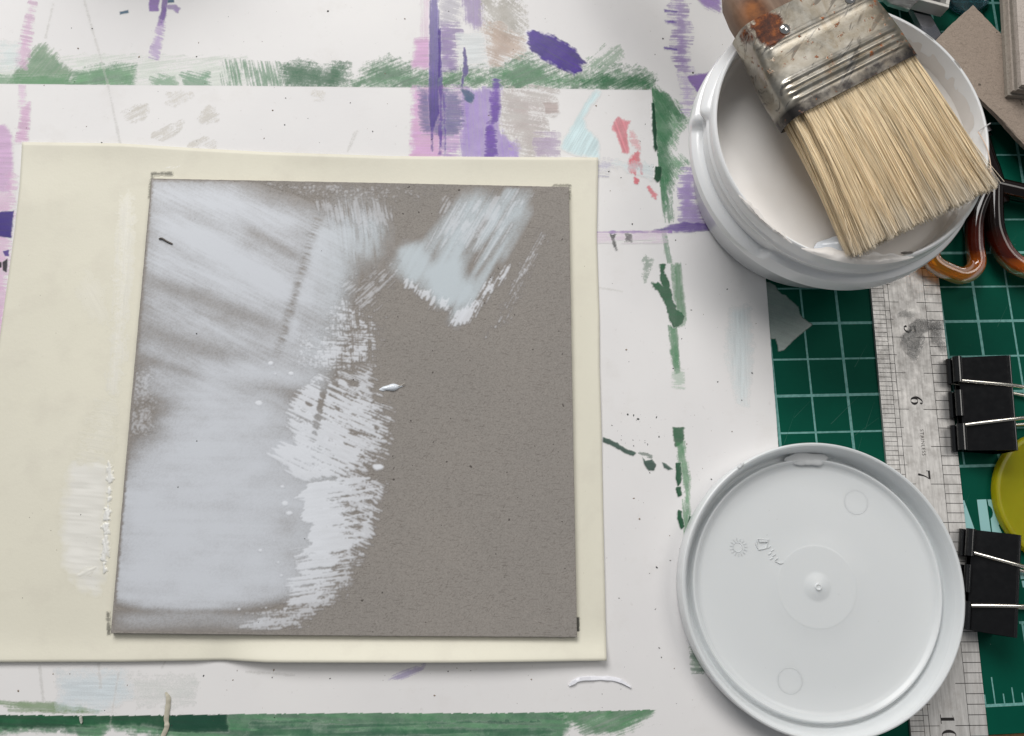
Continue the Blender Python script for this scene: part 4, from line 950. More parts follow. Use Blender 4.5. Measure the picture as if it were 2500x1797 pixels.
# ------------------------------------------------------------------ tub lid lying inside up
LC = (18.6, -113.8, 1.6)
MAT_LID = plastic('frosted_polypropylene', rgb8(226, 229, 230), .36, .35)
MAT_LID.node_tree.nodes['Principled BSDF'].inputs['Transmission Weight'].default_value = .10
lid = empty('tub_lid', LC); lid.location = (0, 0, 0)
tag(lid, 'round frosted white plastic lid lying inside up across the ruler', 'lid')
lp = [(.01, 3.3), (.55, 3.3), (.75, 3.65), (1.0, 3.65), (1.2, 3.2), (2.2, 3.0), (3.3, 2.75), (4.2, 2.48), (4.6, 2.42), (5.2, 2.41), (12.6, 2.41), (12.9, 2.41), (13.05, 2.38), (13.4, 2.34), (20, 2.34), (30, 2.36), (37.6, 2.4), (38.9, 2.6), (39.5, 3.0), (40.0, 3.55),
      (40.4, 3.7), (40.8, 3.5), (41.1, 2.6), (41.4, 1.3), (41.9, .95), (42.4, 1.2), (42.9, 2.6), (43.4, 5.2), (44.2, 7.6), (44.7, 8.3), (45.2, 8.5), (45.6, 8.3), (45.8, 7.6), (45.7, 5.0), (45.5, 1.0), (45.1, .15), (44.4, 0), (.01, 0)]
lathe('lid_shell', lp, LC, MAT_LID, lid, 256, 32)
zl = LC[2] + 2.36
def small_ring(px, py, r, w=.16, h=.16, n=40, name='moulded_ring'):
    c_ = P(px, py, zl)
    prr = [(r - w, -.05), (r - w * .5, h), (r + w * .5, h), (r + w, -.05)]
    return lathe(name, prr, c_, MAT_LID, lid, n, 60)
small_ring(2090, 1226, 3.9, .30, .035); small_ring(1929, 1662, 3.9, .30, .03); small_ring(1801, 1336, 1.5, .2, .14)
parts = []
c_ = P(1803, 1336, zl)
for k in range(15):
    a = k * 2 * math.pi / 15; V, Fq = box_data(1.9, 2.9, -.16, .16, -.05, .15)
    parts.append(([(c_[0] + x * math.cos(a) - y * math.sin(a), c_[1] + x * math.sin(a) + y * math.cos(a), c_[2] + z) for x, y, z in V], Fq))
V, Fs = join(parts); mesh_obj('date_stamp', V, Fs, MAT_LID, lid)
parts = []
def lidseg(pts, r=.22): parts.append(tube_data([P(a, b, zl) + [0, 0, .04] for a, b in pts], r, 6))
lidseg([(1850, 1316), (1876, 1318), (1870, 1338), (1852, 1342), (1846, 1330), (1850, 1316)], .3); lidseg([(1853, 1322), (1873, 1322)], .45)
for k, (x, y) in enumerate(((1878, 1336), (1886, 1344), (1880, 1352), (1890, 1356), (1884, 1364), (1896, 1366))): lidseg([(x - 4, y + 2), (x + 3, y - 3)], .2)
lidseg([(1892, 1370), (1904, 1376), (1912, 1374)], .25)
V, Fs = join(parts); mesh_obj('moulded_emblem', V, Fs, MAT_LID, lid, 60)
M = Mat('primer_residue', rgb8(206, 208, 209), .5); MAT_RES = M.m
blob('primer_residue', P(1968, 1120, LC[2] + 3.2), 15, 4.0, .5, .02, MAT_RES, lid, .2, 3)
blob('primer_residue', P(1985, 1128, LC[2] + 3.2), 8, 2.6, .6, -.05, MAT_RES, lid, .2, 5)
blob('primer_residue', P(1808, 1138, LC[2] + 8.0), 3.2, 1.4, .9, .7, MAT_RES, lid, .2, 5)
specks('lid_specks', lid, (1720, 1150, 2280, 1700), 14, zl + .05, 31, .06, .14, ((70, 66, 62), (120, 116, 110)), avoid=lambda x, y: math.hypot(x - 2000, y - 1440) > 270)

# ------------------------------------------------------------------ paint brush across the tub
BO = np.array([24.95, 33.34, 50.3]); bex = np.array([.88584, .46398, 0]); bey = np.array([.46398, -.88584, 0]); bez = np.array([0, 0, 1.0])
brush = bpy.data.objects.new('paint_brush', None); brush.empty_display_size = .005; link(brush)
bm4 = Matrix([[bex[0], bey[0], 0], [bex[1], bey[1], 0], [0, 0, 1]]).to_4x4(); bm4.translation = Vector(BO * MM)
# local x runs across the brush, local y towards the bristle tips
brush.matrix_world = bm4 @ Matrix.Rotation(math.radians(-2.2), 4, 'X')
tag(brush, 'flat paint brush with rusty metal ferrule resting on the tub', 'brush')
M = Mat('old_tin', (.55, .53, .50), .3, .92)
n1 = M.noise(110, 6, .65); n2 = M.noise(420, 5, .7); n3 = M.noise(70, 6, .7, dist=1.2); n4 = M.noise(240, 4, .6, (.25, 1.3, 1), .5, dist=1.0)
y_ = M.axis(1); x_ = M.axis(0)
c = M.ramp(n1, [(.25, (.26, .24, .20)), (.5, (.47, .445, .39)), (.75, (.64, .61, .55))])
c = M.mix(M.ramp(n4, [(.56, 0.0), (.63, .75)]), c, (.12, .12, .125))
c = M.mix(M.ramp(n2, [(.58, 0.0), (.68, .6)]), c, (.19, .18, .17))
c = M.mix(M.ramp(n3, [(.40, .0), (.62, .55)]), c, (.30, .23, .14))
# tarnished dark lip near the bristles
lip = M.math('MULTIPLY', M.ramp(M.math('MULTIPLY', M.math('ADD', y_, .0048), 250), [(.0, 0.0), (.5, 1.0)]), M.ramp(n1, [(.3, .3), (.55, 1.0)]))
c = M.mix(lip, c, (.055, .05, .048))
# rust: specks, and an eaten corner beside the wood
rs = M.math('ADD', n2, M.math('MULTIPLY', M.math('SUBTRACT', n3, .5), .5))
rs_f = M.ramp(rs, [(.61, 0.0), (.68, 1.0)])
dx = M.math('ADD', x_, .0155); dy = M.math('ADD', y_, .0285)
rr_ = M.math('SQRT', M.math('ADD', M.math('MULTIPLY', dx, dx), M.math('MULTIPLY', M.math('MULTIPLY', dy, dy), 1.4)))
cor = M.ramp(M.math('ADD', M.math('MULTIPLY', rr_, 100), M.math('MULTIPLY', M.math('SUBTRACT', n3, .5), 2.0)), [(.45, 1.0), (.62, 0.0)])
rust = M.math('MAXIMUM', rs_f, cor)
rc = M.ramp(n2, [(.3, rgb8(42, 22, 18)), (.5, rgb8(92, 46, 22)), (.68, rgb8(158, 88, 34))])
c = M.mix(rust, c, rc); M.to('Base Color', c)
M.to('Metallic', M.math('SUBTRACT', .92, M.math('MULTIPLY', rust, .9), True))
M.to('Roughness', M.math('ADD', M.math('MULTIPLY', rust, .4), M.math('ADD', .12, M.math('MULTIPLY', n1, .45)), True))
M.to('Normal', M.bump(n2, .25, .0002, M.bump(rust, .35, .0003)))
MAT_TIN = M.m
V = []; Fs = []; NS = 72
ys = np.concatenate([np.linspace(-32, -25, 6), np.linspace(-24.6, -21, 10), np.linspace(-20, -12, 6), np.linspace(-11.6, -3.6, 30), np.linspace(-3.2, 0, 6)])
def ridge_z(y):
    z = .75 * math.exp(-((y + 10.2) / .7) ** 2) + .75 * math.exp(-((y + 6.6) / .7) ** 2) - .55 * math.exp(-((y + 8.4) / .8) ** 2) - .5 * math.exp(-((y + 4.6) / .8) ** 2)
    return z - .45 * math.exp(-((y + 22.6) / .55) ** 2) + .35 * math.exp(-((y + 21.4) / .5) ** 2)
for y in ys:
    a_ = 23.9 - 2.2 * sstep(-8, -32, np.array(y)) ; h_ = 6.6
    for s in range(NS):
        t = 2 * math.pi * s / NS; cx, sx = math.cos(t), math.sin(t)
        x = float(a_) * math.copysign(abs(cx) ** .22, cx); z = h_ * math.copysign(abs(sx) ** .5, sx)
        flat = float(np.clip((float(a_) - 2.6 - abs(x)) / 1.5, 0, 1))
        V.append((x, y, z + math.copysign(ridge_z(y) * flat, z)))
n_y = len(ys)
for i in range(n_y - 1):
    for s in range(NS):
        t = (s + 1) % NS; Fs.append((i * NS + s, i * NS + t, (i + 1) * NS + t, (i + 1) * NS + s))
# folded-in lip at both ends
for i in (0, n_y - 1):
    o = len(V)
    for s in range(NS):
        x, y, z = V[i * NS + s]; V.append((x * .955, y - (.8 if i else -.8), z * .86))
    for s in range(NS):
        t = (s + 1) % NS; Fs.append((i * NS + s, i * NS + t, o + t, o + s))
mesh_obj('ferrule', V, Fs, MAT_TIN, brush, 38)
M = Mat('polished_rivet', (.72, .70, .68), .16, 1.0)
for x, y in ((-11.3, -25.0), (12.6, -24.4)):
    lathe('rivet', [(1.75, -.2), (1.75, .15), (1.5, .6), (.9, .95), (.01, 1.05)], (x, y, 6.6), M.m, brush, 24, 50)
# wooden handle
M = Mat('handle_wood', rgb8(150, 116, 88), .55)
w1 = M.noise(90, 5, .6, (2.2, .18, 1)); c = M.ramp(w1, [(.3, rgb8(92, 72, 58)), (.5, rgb8(132, 108, 90)), (.7, rgb8(158, 134, 114))])
st_ = M.noise(120, 5, .6)
dx = M.math('ADD', M.axis(0), .0155); dy = M.math('ADD', M.axis(1), .0340)
rr_ = M.math('SQRT', M.math('ADD', M.math('MULTIPLY', M.math('MULTIPLY', dx, dx), 2.2), M.math('MULTIPLY', dy, dy)))
sf = M.ramp(M.math('ADD', M.math('MULTIPLY', rr_, 100), M.math('MULTIPLY', M.math('SUBTRACT', st_, .5), .8)), [(.35, 1.0), (.85, 0.0)])
c = M.mix(sf, c, M.ramp(st_, [(.35, rgb8(66, 32, 14)), (.6, rgb8(152, 90, 34))])); M.to('Base Color', c)
V = []; Fs = []; NS2 = 40
hy = [(-26, 21.0, 5.6), (-32, 21.0, 5.7), (-36, 20.8, 6.0), (-42, 19.6, 6.4), (-50, 15.0, 6.8), (-60, 10.5, 7.2), (-80, 9.0, 7.6), (-120, 10.0, 7.6), (-150, 8.0, 6.2), (-156, 4.0, 3.5)]
for y, a_, h_ in hy:
    for s in range(NS2):
        t = 2 * math.pi * s / NS2; cx, sx = math.cos(t), math.sin(t)
        V.append((a_ * math.copysign(abs(cx) ** .45, cx), y, h_ * math.copysign(abs(sx) ** .6, sx)))
for i in range(len(hy) - 1):
    for s in range(NS2):
        t = (s + 1) % NS2; Fs.append((i * NS2 + s, i * NS2 + t, (i + 1) * NS2 + t, (i + 1) * NS2 + s))
Fs.append(tuple((len(hy) - 1) * NS2 + s for s in range(NS2)))
mesh_obj('handle', V, Fs, M.m, brush, 50)
# bristles
M = Mat('hog_bristle', rough=.48, spec=.35)
at = M.n('Attribute'); at.attribute_name = 'paint'; M.to('Base Color', at.outputs['Color'])
rnd = random.Random(11); V = []; Q = []; C = []
NB = 9000; NR = 7
clumps = [(x, rnd.uniform(-1.1, 1.1), rnd.uniform(.75, 1.25), rnd.uniform(-1, 1)) for x in np.linspace(-24, 24, 40)]
for b in range(NB):
    top_ = b < NB * .66
    x0 = rnd.uniform(-22.6, 22.6); z0 = rnd.uniform(3.4, 5.7) if top_ else rnd.uniform(-5.4, 4.5)
    if abs(x0) > 20: z0 *= .75
    cl = min(clumps, key=lambda k: abs(k[0] - x0 + rnd.uniform(-.5, .5)))
    L = 44.3 + (x0 / 24) * 1.4 + rnd.gauss(0, .55) + .5 * cl[3]
    pull = rnd.uniform(.15, .7)
    xt = x0 * 1.145 + (cl[0] * 1.145 - x0 * 1.145) * pull + cl[1] * .55 + rnd.gauss(0, .35)
    zt = z0 * .72 - 2.0 - 1.6 * abs(x0 / 24) ** 2 + cl[3] * .5 + rnd.gauss(0, .3)
    if rnd.random() < .025: xt += rnd.gauss(0, 2.0); zt += rnd.uniform(0, 1.0)
    bow = rnd.gauss(0, .35); r0 = rnd.uniform(.07, .13)
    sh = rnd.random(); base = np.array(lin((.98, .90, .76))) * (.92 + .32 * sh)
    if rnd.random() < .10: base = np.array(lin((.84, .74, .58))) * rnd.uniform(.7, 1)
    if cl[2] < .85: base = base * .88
    o = len(V)
    for i in range(NR):
        t = i / (NR - 1); tt = t * t * (3 - 2 * t) * .5 + t * .5
        x = x0 + (xt - x0) * (t * .55 + .45 * t * t) + bow * math.sin(math.pi * t); y = -1.5 + (L + 1.5) * t
        z = z0 + (zt - z0) * tt + .7 * math.sin(math.pi * t) * (.5 + .5 * cl[2])
        r_ = r0 * (1.05 - .35 * t)
        for s in range(3):
            a = 2 * math.pi * s / 3 + b; V.append((x + r_ * math.cos(a), y, z + r_ * math.sin(a)))
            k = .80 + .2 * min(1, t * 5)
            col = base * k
            soak = (.25 if cl[3] > .45 else .06) + .35 * (t > .97)
            if t > .8: col = col * (1 - soak) + np.array(lin((.90, .88, .84))) * soak
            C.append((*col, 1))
    for i in range(NR - 1):
        for s in range(3):
            u_ = (s + 1) % 3; Q.append((o + i * 3 + s, o + i * 3 + u_, o + (i + 1) * 3 + u_, o + (i + 1) * 3 + s))
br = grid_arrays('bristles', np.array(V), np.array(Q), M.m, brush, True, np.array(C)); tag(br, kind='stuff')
# the packed core of the bristle bundle
parts_v = []; Fs = []
for (y, a_, h0, h1) in ((-1, 21.4, -5.2, 3.4), (15, 22.2, -5.4, 3.0), (30, 22.8, -5.4, 1.6), (42.0, 23.4, -5.0, -.6)):
    parts_v += [(-a_, y, h0 * .6), (-a_ * .92, y, h0), (a_ * .92, y, h0), (a_, y, h0 * .6), (a_, y, h1 * .5), (a_ * .92, y, h1), (-a_ * .92, y, h1), (-a_, y, h1 * .5)]
for i in range(3):
    for s in range(8):
        t = (s + 1) % 8; Fs.append((i * 8 + s, i * 8 + t, (i + 1) * 8 + t, (i + 1) * 8 + s))
Fs.append(tuple(24 + s for s in range(8)))
mesh_obj('bristle_core', parts_v, Fs, Mat('packed_bristle', lin((.80, .70, .54)), .7).m, brush)
for x, y, z, L in ((5.0, 44.2, -1.6, 2.6), (-24.6, 43.0, -2.9, 2.0), (-12, 43.6, -1.9, 1.4), (14, 44.9, -1.6, 1.3), (20, 45, -2, 1.2)):
    blob('primer_bead', (x, y, z), L, 1.1, .8, .1, MAT_DROP, brush, .2, 1)

# ------------------------------------------------------------------ scissors with amber handles
hubp = np.array(P(2418, 455, 5.2))
sci = empty('scissors', (0, 0, 0)); tag(sci, 'scissors with tortoiseshell amber plastic handles beside the tub', 'scissors')
M = Mat('amber_plastic', rgb8(200, 96, 14), .06, spec=.5, Transmission_Weight=.86, IOR=1.49)
gm = M.n('NewGeometry'); vm = M.n('VectorMath'); vm.operation = 'DISTANCE'; M.l(gm.outputs['Position'], vm.inputs[0]); vm.inputs[1].default_value = tuple(np.array([hubp[0], hubp[1], hubp[2]]) * MM)
n_ = M.noise(130, 3, .5)
fd = M.math('ADD', M.math('MULTIPLY', vm.outputs['Value'], 22), M.math('MULTIPLY', M.math('SUBTRACT', n_, .5), .25))
M.to('Base Color', M.ramp(fd, [(.36, rgb8(16, 6, 4)), (.60, rgb8(96, 26, 4)), (.70, rgb8(244, 124, 8)), (.92, rgb8(255, 178, 26))]))
M.to('Transmission Weight', M.ramp(fd, [(.40, .0), (.75, .68)]))
def pz(pts, z): return [P(a, b, z) for a, b in pts]
tube('handle_loop', catmull(pz([(2418, 455), (2393, 500), (2380, 545), (2379, 600), (2383, 648), (2352, 673), (2308, 660), (2278, 640), (2274, 612), (2300, 560), (2340, 505), (2385, 468), (2418, 455)], 5.0), 8),
     3.0, M.m, sci, 16, 1.15)
tube('handle_loop', catmull(pz([(2424, 462), (2424, 520), (2430, 570), (2455, 622), (2500, 655), (2560, 662), (2612, 610), (2604, 530), (2545, 484), (2480, 468), (2424, 455)], 5.6), 8),
     3.3, M.m, sci, 16, 1.2)
tube('handle_shank', catmull(pz([(2440, 500), (2424, 462), (2404, 400), (2384, 340), (2368, 300)], 4.6), 8), [4.0] * 8 + [5.2] * 8 + [5.0] * 8 + [4.2] * 9, M.m, sci, 18, .62)
M = Mat('scissor_steel', (.34, .34, .37), .20, 1.0)
n_ = M.noise(60, 4, .6, (1, .2, 1), .4); M.to('Roughness', M.ramp(n_, [(.3, .14), (.7, .30)]))
def blade(p0, p1, w0, w1, z, th, name='blade'):
    a, b = P(*p0, z), P(*p1, z); d_ = (b - a)[:2]; d_ /= np.linalg.norm(d_); nn = np.array([-d_[1], d_[0]]); V = []; Fs = []
    for i in range(13):
        t = i / 12; c_ = a[:2] + (b - a)[:2] * t; w_ = w0 + (w1 - w0) * t ** 1.6
        lift_ = .8 * math.sin(t * 3.0)
        for s, h in ((-.5, 0), (-.5, .25), (-.34, 1), (.36, 1), (.5, .35), (.5, 0)):
            q = c_ + nn * s * w_; V.append((q[0], q[1], z + h * th + lift_))
    for i in range(12):
        for s in range(6):
            t = (s + 1) % 6; Fs.append((i * 6 + s, i * 6 + t, (i + 1) * 6 + t, (i + 1) * 6 + s))
    Fs.append((0, 1, 2, 3, 4, 5)); Fs.append(tuple(72 + s for s in range(6)))
    return mesh_obj(name, V, Fs, M.m, sci, 30)
blade((2395, 330), (2190, -60), 10.0, 6.5, 4.6, 1.6); blade((2400, 340), (2260, 60), 8.0, 3.0, 2.6, 1.5)

# ------------------------------------------------------------------ binder clips
MAT_CLIP = Mat('black_enamel', rgb8(7, 7, 9), .16, spec=.5)
nn_ = MAT_CLIP.noise(500, 3); MAT_CLIP.to('Roughness', MAT_CLIP.ramp(nn_, [(.3, .16), (.7, .24)])); MAT_CLIP = MAT_CLIP.m
MAT_ROLL = Mat('black_enamel_edge', rgb8(8, 8, 10), .13, spec=.9).m
MAT_WIRE = Mat('nickel_wire', (.74, .70, .62), .2, 1.0).m
def sweep(path, th, y0, y1):
    """bent sheet: path in xz, extruded in y with thickness"""
    n = len(path); pts = [np.array(p, float) for p in path]; out = []
    for i, p in enumerate(pts):
        t = pts[min(i + 1, n - 1)] - pts[max(i - 1, 0)]; t /= np.linalg.norm(t); nr = np.array([-t[1], t[0]]); out.append((p + nr * th / 2, p - nr * th / 2))
    V = []; Fs = []
    for a, b in out:
        V += [(a[0], y0, a[1]), (b[0], y0, b[1]), (b[0], y1, b[1]), (a[0], y1, a[1])]
    for i in range(n - 1):
        for s in range(4): Fs.append((i * 4 + s, i * 4 + (s + 1) % 4, (i + 1) * 4 + (s + 1) % 4, (i + 1) * 4 + s))
    Fs += [(3, 2, 1, 0), tuple((n - 1) * 4 + s for s in range(4))]
    return V, Fs
def binder_clip(label, mouth, rz, DX=15.6, spread=(7.6, 4.4), hz=11.5):
    o = empty('binder_clip', (mouth[0], mouth[1], .35), rz); tag(o, label, 'binder clip', 'black binder clips beside the ruler')
    WY = 16.0; zs = hz
    # tapered sheet: lower jaw, sprung back, upper jaw
    path = [(1.2, 1.9), (3, 1.35), (DX - 2.2, .55), (DX - .8, .5), (DX - .2, .9), (DX, 1.8), (DX + .1, zs * .5), (DX, zs - 1.5), (DX - .25, zs - .5), (DX - 1.0, zs), (DX - 2.2, zs - .25), (3.2, 5.6), (1.0, 4.7)]
    V, Fs = sweep(path, .5, -WY, WY); mesh_obj('spring_body', V, Fs, MAT_CLIP, o, 28)
    V, Fs = tube_data([(DX - .9, -WY + .05, zs + .02), (DX - .9, WY - .05, zs + .02)], .55, 14); mesh_obj('spine_fold', V, Fs, MAT_ROLL, o, 40)
    for zc, sgn in ((5.5, 1), (1.55, -1)):
        for y0, y1, r_ in ((-WY, -7.2, 1.55), (7.2, WY, 1.55), (-4.4, 4.4, 1.25)):
            c_ = np.array([.2, 0, zc - (.0 if r_ > 1.4 else .35)])
            ring_ = []; Fq = []
            for i in range(17):
                a = 2 * math.pi * i / 16
                for y in (y0, y1): ring_.append((c_[0] + r_ * math.cos(a), y, c_[2] + r_ * math.sin(a) * (.95 if sgn > 0 else .8)))
            for i in range(16): Fq.append((2 * i, 2 * i + 1, 2 * i + 3, 2 * i + 2))
            # open inner tube so the roll reads as bent sheet
            for i in range(17):
                a = 2 * math.pi * i / 16
                for y in (y0, y1): ring_.append((c_[0] + (r_ - .45) * math.cos(a), y, c_[2] + (r_ - .45) * math.sin(a) * (.95 if sgn > 0 else .8)))
            for i in range(16): Fq.append((34 + 2 * i, 34 + 2 * i + 2, 34 + 2 * i + 3, 34 + 2 * i + 1))
            for i in range(16):
                Fq.append((2 * i, 2 * i + 2, 34 + 2 * i + 2, 34 + 2 * i)); Fq.append((2 * i + 1, 34 + 2 * i + 1, 34 + 2 * i + 3, 2 * i + 3))
            mesh_obj('jaw_roll', ring_, Fq, MAT_ROLL, o, 40)
    for up in (1, 0):
        z0 = 5.6 if up else 1.9; zt = zs + 1.0 if up else 1.2; ze = zs + 2.2 if up else 1.3
        s0, s1 = spread; X2 = DX + 24
        half = [(.2, s0 + 2.5, z0), (.3, s0 + .3, z0 + (.2 if up else 0)), (1.6, s0 - .1, z0 + (.9 if up else 0)), (DX, s1 + (s0 - s1) * .35, zt), (DX + 9, s1 - .3, ze), (X2 - 5, s1 - .8, ze), (X2 - 1.5, s1 - 1.2, ze), (X2, s1 - 2.6, ze)]
        if not up: half = [(.2, s0 + 2.5, z0), (.3, s0 + .3, z0 - .1), (1.6, s0 - .1, z0), (DX, s0 - 1.6, 1.0), (DX + 6, s1 + 1.2, 1.0), (X2 - 8, s1 - .2, 1.0), (X2 - 4.5, s1 - 1.2, 1.0), (X2 - 3, s1 - 2.6, 1.0)]
        pts = half + [(x, -y, z) for x, y, z in half[::-1]]
        if not up: pts = [(x, y, max(z, .95)) for x, y, z in pts]
        tube('wire_handle', catmull(pts, 5), .62, MAT_WIRE, o, 10)
    return o
def clip_at(a, b, label, **k):
    a, b = np.array(a), np.array(b); mid_ = (a + b) / 2; d_ = (a - b) / np.linalg.norm(a - b)
    return binder_clip(label, mid_, math.atan2(d_[1], d_[0]) - math.pi / 2, **k)
clip_at(P(2331, 872, 5)[:2], P(2346, 1100, 5)[:2], 'upper black binder clip on the mat, wires level with the numeral 6')
clip_at(P(2366, 1287, 5)[:2], P(2352, 1540, 5)[:2], 'lower black binder clip tucked against the round white lid', DX=13.2, spread=(8.4, 5.0), hz=12.0)

# ------------------------------------------------------------------ yellow translucent disc
M = Mat('yellow_plastic', rgb8(214, 196, 22), .35, spec=.2, Transmission_Weight=.6, IOR=1.45)
n_ = M.noise(60, 3); M.to('Base Color', M.ramp(n_, [(.3, rgb8(196, 188, 10)), (.7, rgb8(212, 206, 28))]))
M.set('Subsurface Weight', .2); M.set('Subsurface Scale', .004)
yd = empty('yellow_cap', (0, 0, 0)); tag(yd, 'round translucent yellow plastic cap between the two binder clips', 'cap')
lathe('cap_shell', [(.01, 0.05), (21.8, .05), (22.3, .5), (22.4, 2.4), (22.1, 3.1), (21.3, 3.4), (20.4, 3.3), (19.8, 2.9), (.01, 2.8)], (106.0, -87.8, 0), M.m, yd, 128, 40)

# ------------------------------------------------------------------ card offcut and stacked boards
MAT_CARD = chipboard('brown_grey_card', rgb8(148, 134, 122), rgb8(160, 146, 133), rgb8(104, 92, 82))
ZO = 10.4
of = empty('card_offcut', (0, 0, 0)); tag(of, 'slanting brown grey card offcut lying over the scissor blades', 'card offcut')
slab('card', PP([(2272, 112), (2320, 62), (2376, 12), (2456, 94), (2700, 350), (2640, 480), (2560, 412), (2500, 353), (2431, 277), (2347, 197)], ZO), 8.6, ZO, MAT_CARD, of, ch=.12, jag=.12)
slab('torn_ply', PP([(2272, 114), (2288, 112), (2320, 150), (2372, 205), (2440, 275), (2500, 342), (2504, 352), (2436, 283), (2350, 202)], ZO), ZO - .05, ZO + .12, MAT_CARD, of, jag=.10)
stack_cols = [(rgb8(150, 142, 132), rgb8(160, 152, 142)), (rgb8(168, 158, 148), rgb8(178, 168, 158)), (rgb8(146, 138, 130), rgb8(156, 148, 139)), (rgb8(186, 176, 168), rgb8(196, 186, 178))]
lab = ['lowest grey board in the stack at the top right corner', 'second board from the bottom of the corner stack', 'third board from the bottom of the corner stack', 'topmost pale grey board of the stack in the corner']
zz = ZO + .15
for k in range(4):
    MC = chipboard('stack_card', stack_cols[k][0], stack_cols[k][1], rgb8(112, 102, 94)); t_ = 1.75
    ox = (-.9, .0, .5, .9)[k]; oy = (-.5, .35, -.2, .5)[k]
    z_ = zz + (k + 1) * t_
    bl_ = P(2489, 210, zz + 4 * t_); tl_ = P(2474, -40, zz + 4 * t_); dv = (tl_ - bl_)[:2]; rt = np.array([dv[1], -dv[0]]); rt = rt / np.linalg.norm(rt) * 70
    base_ = bl_[:2] + np.array([ox, oy])
    pg = [base_, base_ + rt + [0, .6], base_ + rt + dv * 1.5, base_ + dv * 1.5]
    o = slab('stacked_board', pg, zz + k * t_ + .02, z_, MC, None, ch=.1, jag=.07)
    tag(o, lab[k], 'board', 'boards stacked in the corner')

# ------------------------------------------------------------------ things cut off by the top edge
M = Mat('crimped_foil', (.58, .58, .57), .32, .9); n_ = M.noise(220, 4); M.to('Base Color', M.ramp(n_, [(.3, (.4, .4, .39)), (.7, (.68, .68, .67))]))
pt = empty('paint_tube', (0, 0, 0)); tag(pt, 'ribbed end of a grey metal paint tube behind the brush ferrule', 'paint tube')
c0, c1, c2, c3 = (P(*q, 15.5) for q in ((2160, -2), (2248, -4), (2221, 23), (2172, 9)))
V = []; Fs = []; nu, nv = 40, 10
for layer in (0, 1):
    for i in range(nu + 1):
        t = i / nu
        for k in range(nv + 1):
            s = k / nv; q = (c0 * (1 - s) + c1 * s) * (1 - t) + (c3 * (1 - s) + c2 * s) * t
            V.append((q[0], q[1], q[2] + (.55 * math.sin(t * 2 * math.pi * 5) if not layer else -1.6)))
no = (nu + 1) * (nv + 1)
for i in range(nu):
    for k in range(nv):
        a = i * (nv + 1) + k; Fs.append((a, a + 1, a + nv + 2, a + nv + 1)); Fs.append((no + a, no + a + nv + 1, no + a + nv + 2, no + a + 1))
def rim_(lst):
    for a, b in zip(lst[:-1], lst[1:]): Fs.append((a, b, no + b, no + a))
rim_([k for k in range(nv + 1)][::-1]); rim_([nu * (nv + 1) + k for k in range(nv + 1)]); rim_([i * (nv + 1) for i in range(nu + 1)]); rim_([i * (nv + 1) + nv for i in range(nu + 1)][::-1])
mesh_obj('crimp', V, Fs, M.m, pt, 40)
ta, tb = (c0 + c1) / 2, (c0 + c1) / 2 + (c0 + c1 - c2 - c3) / np.linalg.norm((c0 + c1 - c2 - c3)) * 70
V = []; Fs = []
sd_ = (c1 - c0) / np.linalg.norm(c1 - c0)
for i in range(15):
    t = i / 14; c_ = ta + (tb - ta) * t; h_ = 1.0 + 7.5 * float(sstep(0, .6, np.array(t))); w_ = 6.6 + 3.0 * t
    for s in range(20):
        a = 2 * math.pi * s / 20; V.append(c_ + sd_ * math.cos(a) * w_ + np.array([0, 0, math.sin(a) * h_ - 1.0 - (h_ - 1) * .1]))
for i in range(14):
    for s in range(20): Fs.append((i * 20 + s, i * 20 + (s + 1) % 20, (i + 1) * 20 + (s + 1) % 20, (i + 1) * 20 + s))
Fs.append(tuple(280 + s for s in range(20)))
mesh_obj('tube_body', V, Fs, M.m, pt, 50)

M = Mat('pale_tin', (.66, .64, .60), .42, .6)
tn = empty('metal_tin', (0, 0, 0)); tag(tn, 'corner of a small pale metal tin above the card offcut', 'tin')
a, b = P(2317, 19, 13)[:2], P(2238, -2, 13)[:2]; e1 = (b - a) / np.linalg.norm(b - a); e2 = np.array([e1[1], -e1[0]]); e2 = e2 if e2[1] > 0 else -e2
def tinp(x, y): return a + e1 * x + e2 * y
for x0, x1, y0, y1 in ((0, 26, 0, 1.3), (0, 1.3, 1.3, 40), (24.7, 26, 1.3, 40), (1.3, 24.7, 38.7, 40)):
    slab('tin_wall', [tinp(x0, y0), tinp(x1, y0), tinp(x1, y1), tinp(x0, y1)], 7.4, 13, M.m, tn, ch=.2)
slab('tin_floor', [tinp(1.3, 1.3), tinp(24.7, 1.3), tinp(24.7, 38.7), tinp(1.3, 38.7)], 7.5, 8.2, Mat('dark_tin', (.05, .05, .05), .5, .5).m, tn)
M = Mat('clear_blue_plastic', rgb8(120, 160, 170), .15, Transmission_Weight=.9, IOR=1.4)
cl_ = empty('clear_cap', (0, 0, 0)); tag(cl_, 'clear bluish plastic cap at the top edge beside the metal tin', 'cap')
q = P(2362, -22, 3); lathe('cap_shell', [(.01, .1), (8.4, .1), (8.8, .5), (8.8, 3.0), (8.3, 3.2), (8.1, 2.8), (8.0, 1.2), (.01, 1.2)], (q[0], q[1], 0), M.m, cl_, 64, 40)

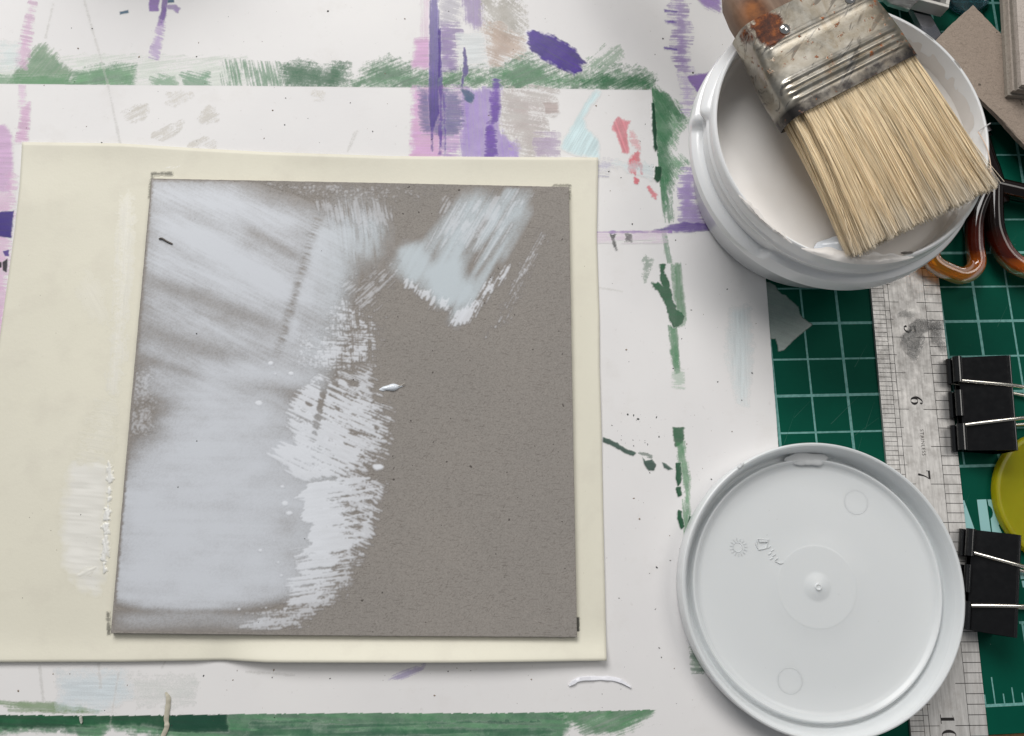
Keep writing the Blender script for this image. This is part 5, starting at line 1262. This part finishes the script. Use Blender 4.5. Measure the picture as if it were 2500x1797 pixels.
# ------------------------------------------------------------------ loose bits
MAT_BIT = Mat('white_paint_skin', rgb8(226, 226, 232), .35).m
def strip(name, pts, w, th, mat, z, lab_, cat, zs_=None):
    pts = catmull([P(x, y, z) for x, y in pts], 8); V = []; Fs = []
    n = len(pts)
    for i, p in enumerate(pts):
        t = (pts[min(i + 1, n - 1)] - pts[max(i - 1, 0)])[:2]; t = t / np.linalg.norm(t); nr = np.array([-t[1], t[0]])
        w_ = w * min(1, .3 + 4 * i / n, .3 + 4 * (n - 1 - i) / n) * (.85 + .3 * float(vn(i / 3.0, 0, 3)))
        for s, h in ((-.5, 0), (-.35, th), (.35, th * .8), (.5, 0)): V.append((p[0] + nr[0] * s * w_, p[1] + nr[1] * s * w_, p[2] + h * (.7 + .6 * float(vn(i / 2.5, 2, 5)))))
    for i in range(n - 1):
        for s in range(4): Fs.append((i * 4 + s, i * 4 + (s + 1) % 4, (i + 1) * 4 + (s + 1) % 4, (i + 1) * 4 + s))
    Fs += [(0, 1, 2, 3), tuple((n - 1) * 4 + s for s in range(4))[::-1]]
    return tag(mesh_obj(name, V, Fs, mat, None, 60), lab_, cat)
strip('paint_sliver', [(1389, 1674), (1400, 1666), (1416, 1658), (1450, 1656), (1490, 1657), (1515, 1663), (1540, 1678)], 1.3, .55, MAT_BIT, ZS + .03, 'thin curved white sliver of dried paint right of the cream paper', 'paint sliver')
strip('glue_peel', [(405, 1690), (411, 1705), (409, 1730), (406, 1755), (407, 1775), (398, 1797), (394, 1812)], 1.4, .5, Mat('dried_glue', rgb8(196, 190, 172), .4).m, ZS + .25, 'beige strand of dried glue across the green band', 'glue strand')
strip('glue_peel', [(197, 1746), (198, 1756), (200, 1766)], .8, .4, Mat('dried_glue_grey', rgb8(176, 178, 168), .4).m, ZS + .25, 'tiny grey flake at the upper edge of the dark green band', 'glue strand')
def hair(pts, z0, z1, r_, col, lab_, cat='bristle', name='loose_bristle'):
    n = len(pts); q = [P(x, y, z0 + (z1 - z0) * i / (n - 1)) for i, (x, y) in enumerate(pts)]
    return tag(tube(name, catmull(q, 6), r_, Mat('hair', col, .4).m, None, 6), lab_, cat)
hair([(2388, 322), (2400, 342), (2411, 366), (2418, 400), (2419, 426)], 42, 46, .16, rgb8(222, 196, 176), 'long pale loose hair curling outside the right rim of the tub')
hair([(2388, 321), (2400, 312), (2418, 301)], 42, 44, .18, rgb8(206, 204, 204), 'short stiff grey hair sticking out past the right tub rim')
hair([(2400, 400), (2412, 410), (2424, 419)], 46, 47, .13, rgb8(214, 190, 172), 'short pink hair beside the right bristle corner')
hair([(2287, 134), (2292, 140), (2293, 148)], 40, 38, .35, rgb8(220, 222, 226), 'small white curl on the tub rim near the card corner', 'shaving', 'plastic_shaving')
hair([(2324, 178), (2330, 184), (2331, 192), (2338, 197), (2345, 199)], 40, 38, .33, rgb8(214, 218, 224), 'ragged white curl on the tub rim by the long card edge', 'shaving', 'plastic_shaving')

# jar shape added out of view to cast the soft shadow at the top
blocker = empty('light_blocker', (0, 0, 0)); tag(blocker, 'white jar shape added unseen past the top edge to shade the board', 'blocker')
lathe('blocker_body', [(.01, 0), (24, 0), (25, 1), (25, 52), (24, 54), (22.5, 54), (22.3, 52), (22.3, 4), (.01, 4)], (-214, 166, ZS + .3), MAT_TUB, blocker, 64, 40)
lathe('blocker_collar', [(25.1, 46), (26.4, 46.4), (26.4, 48.6), (25.1, 49)], (-214, 166, ZS + .3), MAT_TUB, blocker, 64, 40)

specks('mat_dust', mat_o, (1880, 60, 2500, 1790), 160, .06, 41, .05, .22, ((96, 140, 126), (60, 110, 96), (150, 168, 160), (20, 40, 34)))
